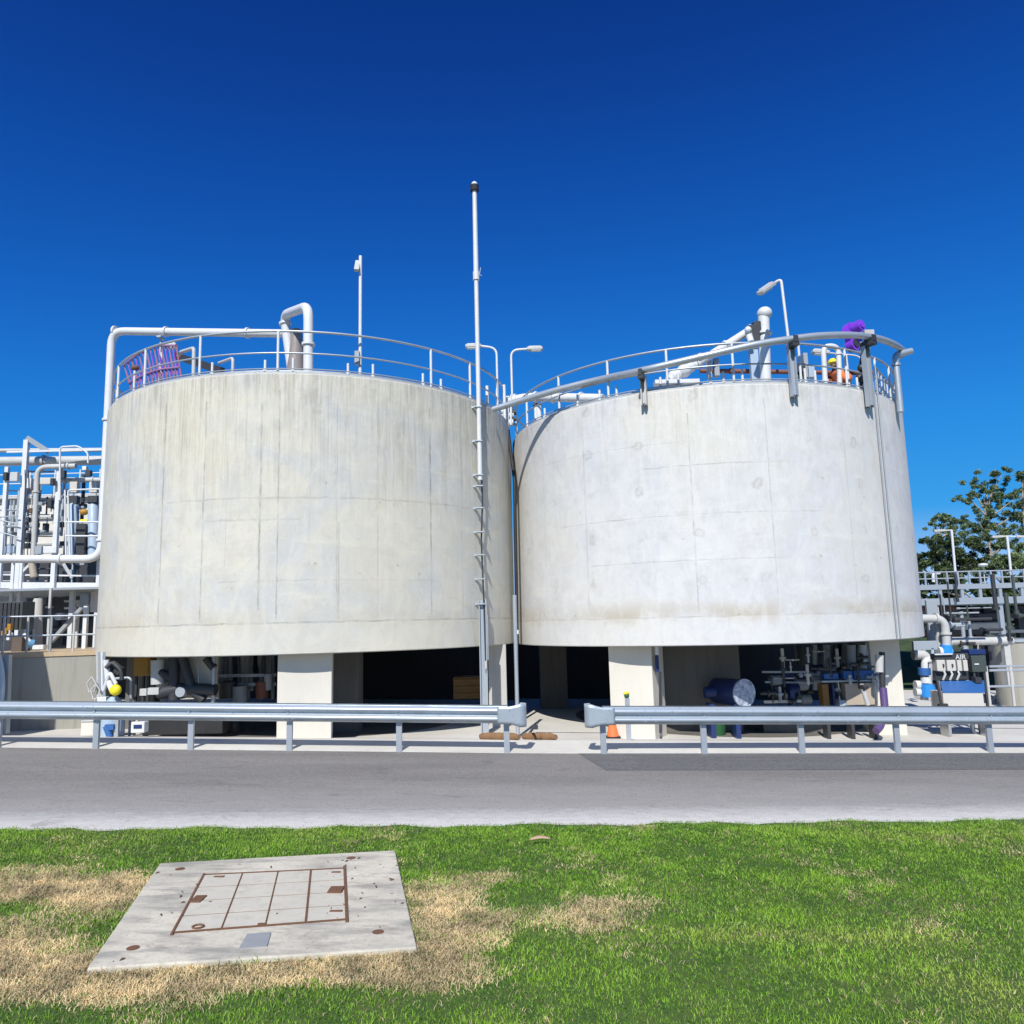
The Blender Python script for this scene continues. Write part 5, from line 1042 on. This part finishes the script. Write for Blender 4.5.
# ------------------------------------------------------------------ slab in the lawn
HS = .052
C4 = [G(160, 863, HS), G(395, 850, HS), G(417, 947, HS), G(87, 968, HS)]    # far left, far right, near right, near left
sl = thing('concrete_slab', 'concrete slab with a rusty framed tiled hatch in the lawn', 'slab', ((C4[0].x+C4[2].x)/2, (C4[0].y+C4[2].y)/2, 0))
def bil(u, v, z=0): 
    a_ = C4[3].lerp(C4[2], u); b_ = C4[0].lerp(C4[1], u); q = a_.lerp(b_, v); return Vector((q.x, q.y, q.z+z))
n = NT('slab_concrete'); p = n.pos(); a = n.noise(p, 1.6, 6, .65, .5); b = n.noise(p, 30, 4, .7); c_ = n.noise(n.mapv(p, (.6, 2.2, 1)), 2.5, 5, .6)
k = n.mix(n.ramp(a, .38, .62), (.62, .57, .455), (.48, .445, .36)); k = n.mix(n.ramp(c_, .48, .66, 0, .8), k, (.25, .24, .21)); k = n.mix(n.ramp(n.noise(p, 12, 6, .8), .5, .72, 0, .5), k, (.30, .27, .22)); k = n.mix(n.ramp(b, .55, .75, 0, .6), k, (.24, .21, .17)); k = n.mix(n.ramp(n.noise(p, 5, 5, .7, 1), .6, .68, 0, .5), k, (.30, .22, .15))
n.bump(b, .4, .006); M['slab'] = n.out(k, .88)
mb = MB(); top = [C4[3], C4[2], C4[1], C4[0]]; vs = top+[q-Vector((0, 0, .2)) for q in top]
mb.add(vs, [(0, 1, 2, 3), (7, 6, 5, 4), (0, 4, 5, 1), (1, 5, 6, 2), (2, 6, 7, 3), (3, 7, 4, 0)]); mb.build('slab_body', 'slab', sl, .012)
I4 = [G(203.8, 875.4, HS), G(344.6, 869, HS), G(346.8, 920, HS), G(172.6, 933.4, HS)]
def ib(u, v, z=0): a_ = I4[3].lerp(I4[2], u); b_ = I4[0].lerp(I4[1], u); q = a_.lerp(b_, v); return Vector((q.x, q.y, q.z+z))
hatch = None
us_ = [0, .27, .52, .755, 1]
M['tile'] = concrete('hatch_tile_concrete', (.56, .525, .43), .4, 3.)
for i in range(4):
    for j in range(4):
        g_ = .005; gv = .008
        cs = [ib(us_[i]+g_, j/4+gv, .006), ib(us_[i+1]-g_, j/4+gv, .006), ib(us_[i+1]-g_, (j+1)/4-gv, .006), ib(us_[i]+g_, (j+1)/4-gv, .006)]; vs = cs+[q-Vector((0, 0, .012-.004)) for q in cs]
        MB().add(vs, [(0, 1, 2, 3), (0, 4, 5, 1), (1, 5, 6, 2), (2, 6, 7, 3), (3, 7, 4, 0)]).build('hatch_tile', 'tile', sl)
MB().add([ib(-.005, -.005, .0015), ib(1.005, -.005, .0015), ib(1.005, 1.005, .0015), ib(-.005, 1.005, .0015)], [(0, 1, 2, 3)]).build('hatch_bed', 'rust', sl)
for (u0, v0), (u1, v1), w in (((0, -.03), (0, 1.02), .02), ((1, -.04), (1, 1.05), .026), ((0, 0), (1, 0), .010), ((0, 1), (1, 1), .010), ((us_[1], 0), (us_[1], 1), .010), ((us_[2], 0), (us_[2], 1), .010), ((us_[3], 0), (us_[3], 1), .018)):
    MB().beam(ib(u0, v0, .007), ib(u1, v1, .007), w, .012).build('frame_bar', 'rust', sl)
def pad(px, py, w, d, mat, nm, z=.012): q = G(px, py, HS); MB().box((q.x, q.y, q.z+z/2), (w, d, z)).build(nm, mat, sl, .003)
pad(336, 891, .13, .16, 'rust', 'lifting_plate', .02)
pad(198, 900, .10, .17, 'rust', 'lifting_plate', .015)
for px, py, w_ in ((336, 873, .09), (336, 912, .11), (219, 877.5, .10), (262, 925, .07)): pad(px, py, w_, .03, 'rust', 'lifting_lug', .014)
for px, py in ((198, 928), ): q = G(px, py, HS); MB().tube([q+Vector((.045*math.cos(a_), .04*math.sin(a_), .012)) for a_ in [i*math.pi/4 for i in range(9)]], .009, 5).build('lifting_ring', 'rust', sl)
for px, py in ((133, 948), (378, 932), (351, 858), (180, 869)): q = G(px, py, HS); MB().cyl(q+Vector((0, 0, -.01)), q+Vector((0, 0, .003)), .048, n=16).build('lifting_socket', 'rust', sl)
a_ = G(239, 949, HS); b_ = G(267, 947, HS); c_ = G(271, 933, HS); d_ = G(247, 935, HS)
M['plaque'] = paint('worn_blue_grey_plate', (.33, .34, .35), .5, .2, scale=12, da=.5)
MB().add([q+Vector((0, 0, h)) for h in (.009, -.01) for q in (a_, b_, c_, d_)], [(0, 1, 2, 3), (0, 4, 5, 1), (1, 5, 6, 2), (2, 6, 7, 3), (3, 7, 4, 0)]).build('plate', 'plaque', sl)
# leaf litter: individual crumbs on the slab
lt = MB()
for i in range(60):
    u, v = random.random(), random.random()**.6
    if random.random() < .5: u = random.uniform(.7, 1)
    q = bil(u, v, .006); s = random.uniform(.008, .028); a_ = random.uniform(0, 3.1); d1 = Vector((math.cos(a_), math.sin(a_), .2))*s; d2 = Vector((-math.sin(a_), math.cos(a_), .5))*s*.5
    lt.add([q-d1, q-d2*.7, q+d1, q+d2], [(0, 1, 2, 3)])
M['litter'] = paint('dead_leaf', (.09, .05, .025), .9); tag(lt.build('leaf_litter', 'litter'), 'brown leaf crumbs scattered on the concrete slab', 'leaf litter', kind='stuff')
q = G(540, 843, .04); mb = MB(); vs = []
for i in range(9):
    f_ = i/8; w = .028*math.sin(math.pi*min(.98, f_+.02)); vs += [q+Vector((-.12+.24*f_, -w, .03*math.sin(f_*3)+.03)), q+Vector((-.12+.24*f_, w, .03*math.sin(f_*3)+.05))]
mb.add(vs, [(2*i, 2*i+2, 2*i+3, 2*i+1) for i in range(8)], True); M['straw'] = paint('dry_leaf', (.45, .32, .19), .8); o = mb.build('fallen_leaf', 'straw'); tag(o, 'large pale dry leaf lying on the grass near road', 'leaf'); md = o.modifiers.new('s', 'SOLIDIFY'); md.thickness = .006

# ------------------------------------------------------------------ grass
def inside_slab(x, y, m_=.0):
    q = [(c.x, c.y) for c in (C4[3], C4[2], C4[1], C4[0])]; ok = np.ones_like(x, bool)
    for i in range(4):
        (x0, y0), (x1, y1) = q[i], q[(i+1) % 4]; L = math.hypot(x1-x0, y1-y0); ok &= ((x1-x0)*(y-y0)-(y1-y0)*(x-x0))/L > -m_
    return ok
NB = 430000
y = np.sqrt(rng.uniform(3.9**2, 11.4**2, NB)); x = rng.uniform(-1, 1, NB)*(y*.74+1.2)
ey = RA.y+(RB.y-RA.y)*(x-RA.x)/(RB.x-RA.x)+.05*np.sin(x*3.1+1)+.035*np.sin(x*7.7)+.02*np.sin(x*17.3+2)+.012*np.sin(x*41)
ok = (y < ey+rng.normal(0, .025, NB)) & ~inside_slab(x+rng.normal(0, .012, NB), y+rng.normal(0, .015, NB), .0); x, y = x[ok], y[ok]; NB = len(x)
def fbm(x, y, s, seed, oct_=4):
    r = np.random.default_rng(seed); o = np.zeros_like(x); a = 1.
    for k in range(oct_):
        for _ in range(4):
            th = r.uniform(0, 6.28); ph = r.uniform(0, 6.28); f_ = s*2**k*r.uniform(.7, 1.4); o += a*np.sin((x*math.cos(th)+y*math.sin(th))*f_+ph+1.3*np.sin(y*f_*.6+ph*2))
        a *= .6
    return o/4
dry = np.zeros(NB)
for px, py, rx, ry, am in ((40, 905, .95, .7, 1.15), (110, 890, .5, .35, 1.0), (20, 960, 1.1, .4, 1.0), (80, 990, .9, .28, 1.1), (150, 978, .6, .2, 1.0), (250, 978, .8, .22, 1.1), (340, 968, .7, .22, 1.25), (420, 975, .55, .3, 1.0), (440, 900, .4, .75, 1.25), (470, 935, .4, .4, 1.0), (560, 920, .6, .3, .95), (500, 880, .3, .25, .8), (610, 905, .3, .15, .7), (0, 880, .5, .4, .9), (405, 955, .3, .3, .8)):
    q = G(px, py); dry += am*np.exp(-(((x-q.x)/rx)**2+((y-q.y)/ry)**2))
q = G(215, 962); dry -= 1.6*np.exp(-(((x-q.x)/.42)**2+((y-q.y)/.10)**2))
q = G(20, 912); dry -= 1.1*np.exp(-(((x-q.x)/.4)**2+((y-q.y)/.25)**2))
dry += .38*fbm(x, y, 2.2, 3)+.16*fbm(x, y, 9, 4)
ey = ey[ok]; dd_ = dry+rng.normal(0, .24, NB); extra = np.where((dd_ > .5) & (dry > .3))[0]; idx = np.concatenate([np.arange(NB), extra, extra])
x, y, ey, dry = x[idx], y[idx], ey[idx], dry[idx]; NB = len(x); jx = rng.normal(0, .012, NB); jx[:len(idx)-2*len(extra)] = 0; x = x+jx; y = y-np.abs(jx)*.3
ins = ~inside_slab(x, y, .0); x, y, ey, dry = x[ins], y[ins], ey[ins], dry[ins]; NB = len(x)
yel = .5*fbm(x, y, .9, 8)
for px, py, rx, ry, am in ((850, 940, 1.1, .22, .9), (980, 990, .5, .5, .8), (700, 935, .9, .2, .5), (900, 835, 2., .4, .35), (960, 840, 1.4, .3, .4)):
    q = G(px, py); yel += am*np.exp(-(((x-q.x)/rx)**2+((y-q.y)/ry)**2))
rnd = rng.random(NB); isdry = (dry+rng.normal(0, .22, NB)) > .52
isdry |= rng.random(NB) < .018+.10*np.clip(yel, 0, 1)
patch = fbm(x, y, 5, 12)
hgt = np.where(isdry, rng.uniform(.02, .06, NB), rng.uniform(.014, .038, NB)*(1+.45*np.clip(patch, -1, 1)))
longb = rng.random(NB) < .012; hgt[longb] *= 1.7
ed = np.clip((ey-y)/.25, .45, 1)*np.where(inside_slab(x, y+.10, .0) & ~isdry, 1.9, 1.); hgt *= ed
wd = rng.uniform(.0020, .0044, NB)*(.7+.06*y)*np.where(isdry, .85, 1.); th = rng.uniform(0, 2*math.pi, NB); la = np.where(isdry, rng.uniform(1.0, 1.62, NB), rng.uniform(.3, 1.45, NB)); ld = rng.uniform(0, 2*math.pi, NB)
z = -.03*x+.012; B = np.stack([x, y, z], 1); W = np.stack([np.cos(th), np.sin(th), 0*th], 1)*wd[:, None]
L_ = np.stack([np.cos(ld)*np.sin(la), np.sin(ld)*np.sin(la), np.cos(la)], 1); L0 = np.stack([np.cos(ld)*np.sin(la*.4), np.sin(ld)*np.sin(la*.4), np.cos(la*.4)], 1)
mid = B+L0*(hgt*.5)[:, None]; tip = mid+L_*(hgt*.55)[:, None]
v = np.stack([B-W, B+W, mid+W*.8, mid-W*.8, tip], 1)
g0, g1, g2 = np.array([.075, .19, .014]), np.array([.30, .52, .045]), np.array([.52, .60, .12])
tt = np.clip(rnd**1.2*.85+.35*patch+.25*fbm(x, y, 16, 21)+.08, 0, 1)[:, None]; c = g0*(1-tt)+g1*tt; yy_ = np.clip(yel*.7+rng.normal(0, .15, NB)-.1, 0, .85)[:, None]; c = c*(1-yy_)+g2*yy_
dcol = np.array([.92, .71, .38])*(1-rnd[:, None]*.6)+np.array([.92, .78, .48])*(rnd[:, None]*.5); dcol *= (.80+.32*np.clip(fbm(x, y, 5.5, 31)+.6*fbm(x, y, 18, 33), -1, 1))[:, None]*np.where(dry > .3, 1., .72)[:, None]
isdry &= ~((rng.random(NB) < .10) & (dry < 1.1)); c = np.where(isdry[:, None], dcol, c)
def blades(name, sel, label):
    vv = v[sel]; cc = c[sel]; N_ = len(vv); me = bpy.data.meshes.new(name); me.vertices.add(N_*5); me.vertices.foreach_set('co', vv.ravel())
    idx = np.arange(N_)[:, None]*5; q4 = idx+np.array([0, 1, 2, 3]); q3 = idx+np.array([3, 2, 4]); loops = np.concatenate([q4, q3], 1).ravel(); me.loops.add(N_*7); me.loops.foreach_set('vertex_index', loops)
    st = (np.arange(N_)[:, None]*7+np.array([0, 4])).ravel(); me.polygons.add(N_*2); me.polygons.foreach_set('loop_start', st); me.update(calc_edges=True)
    at_ = me.attributes.new('blade', 'FLOAT_COLOR', 'POINT'); at_.data.foreach_set('color', np.repeat(np.concatenate([cc, np.ones((N_, 1))], 1), 5, 0).ravel()); me.materials.append(M['blade'])
    o = bpy.data.objects.new(name, me); col.objects.link(o); tag(o, label, 'grass', kind='stuff')
n = NT('grass_blade'); k = n.new('ShaderNodeAttribute', attribute_name='blade').outputs['Color']; n.lk(k, n.b.inputs['Base Color']); n.lk(.6, n.b.inputs['Roughness'])
tr = n.new('ShaderNodeBsdfTranslucent'); n.lk(k, tr.inputs[0]); ms = n.new('ShaderNodeMixShader'); ms.inputs[0].default_value = .3; n.t.links.new(n.b.outputs[0], ms.inputs[1]); n.t.links.new(tr.outputs[0], ms.inputs[2]); n.t.links.new(ms.outputs[0], n.t.nodes['Material Output'].inputs[0]); M['blade'] = n.m
blades('grass', ~isdry, 'short green lawn grass between the road and the camera'); blades('dry_grass', isdry, 'straw coloured dead grass around the concrete slab')

# ------------------------------------------------------------------ light
AZ, EL = R_(11), R_(44)                  # sun behind the camera, a little to the left
dirv = Vector((math.sin(AZ)*math.cos(EL), math.cos(AZ)*math.cos(EL), -math.sin(EL)))
sun = bpy.data.lights.new('sun', 'SUN'); sun.energy = 4.6; sun.angle = R_(.53); sun.color = (1, .965, .91); so = bpy.data.objects.new('sun', sun); col.objects.link(so); so.rotation_euler = dirv.to_track_quat('-Z', 'Y').to_euler()
w = bpy.data.worlds.new('World'); sc.world = w; w.use_nodes = True; nt = w.node_tree; bg = nt.nodes['Background']
sky = nt.nodes.new('ShaderNodeTexSky'); sky.sky_type = 'NISHITA'; sky.sun_disc = False; sky.sun_elevation = EL; sky.sun_rotation = R_(180)+AZ; sky.altitude = 50; sky.air_density = 1.; sky.dust_density = .3; sky.ozone_density = 4.
sp_ = nt.nodes.new('ShaderNodeSeparateColor'); nt.links.new(sky.outputs[0], sp_.inputs[0])
mr = nt.nodes.new('ShaderNodeMath'); mr.operation = 'MULTIPLY'; mr.inputs[1].default_value = .09/1.2; nt.links.new(sp_.outputs[1], mr.inputs[0])
cr = nt.nodes.new('ShaderNodeValToRGB'); nt.links.new(mr.outputs[0], cr.inputs[0]); el = cr.color_ramp.elements       # grade of the Nishita sky: polarised deep blue
K = 1/1.19; stops = ((.06, (.002, .02, .17)), (.096, (.004, .042, .26)), (.121, (.0056, .076, .39)), (.16, (.009, .127, .53)), (.21, (.015, .19, .66)), (.28, (.024, .265, .76)), (.44, (.048, .36, .84)), (.75, (.60, .76, .98)), (1., (1, 1, 1)))
while len(el) < len(stops): el.new(.5)
for e, (p_, c_) in zip(el, stops): e.position = p_; e.color = (*(q*K for q in c_), 1)
sc_n = nt.nodes.new('ShaderNodeVectorMath'); sc_n.operation = 'SCALE'; sc_n.inputs[3].default_value = 1/.09; nt.links.new(cr.outputs[0], sc_n.inputs[0])
nt.links.new(sc_n.outputs[0], bg.inputs['Color']); bg.inputs['Strength'].default_value = .09
vs_ = sc.view_settings; vs_.view_transform = 'Standard'; vs_.look = 'None'; vs_.gamma = 1; vs_.exposure = .25
sc.render.engine = 'CYCLES'
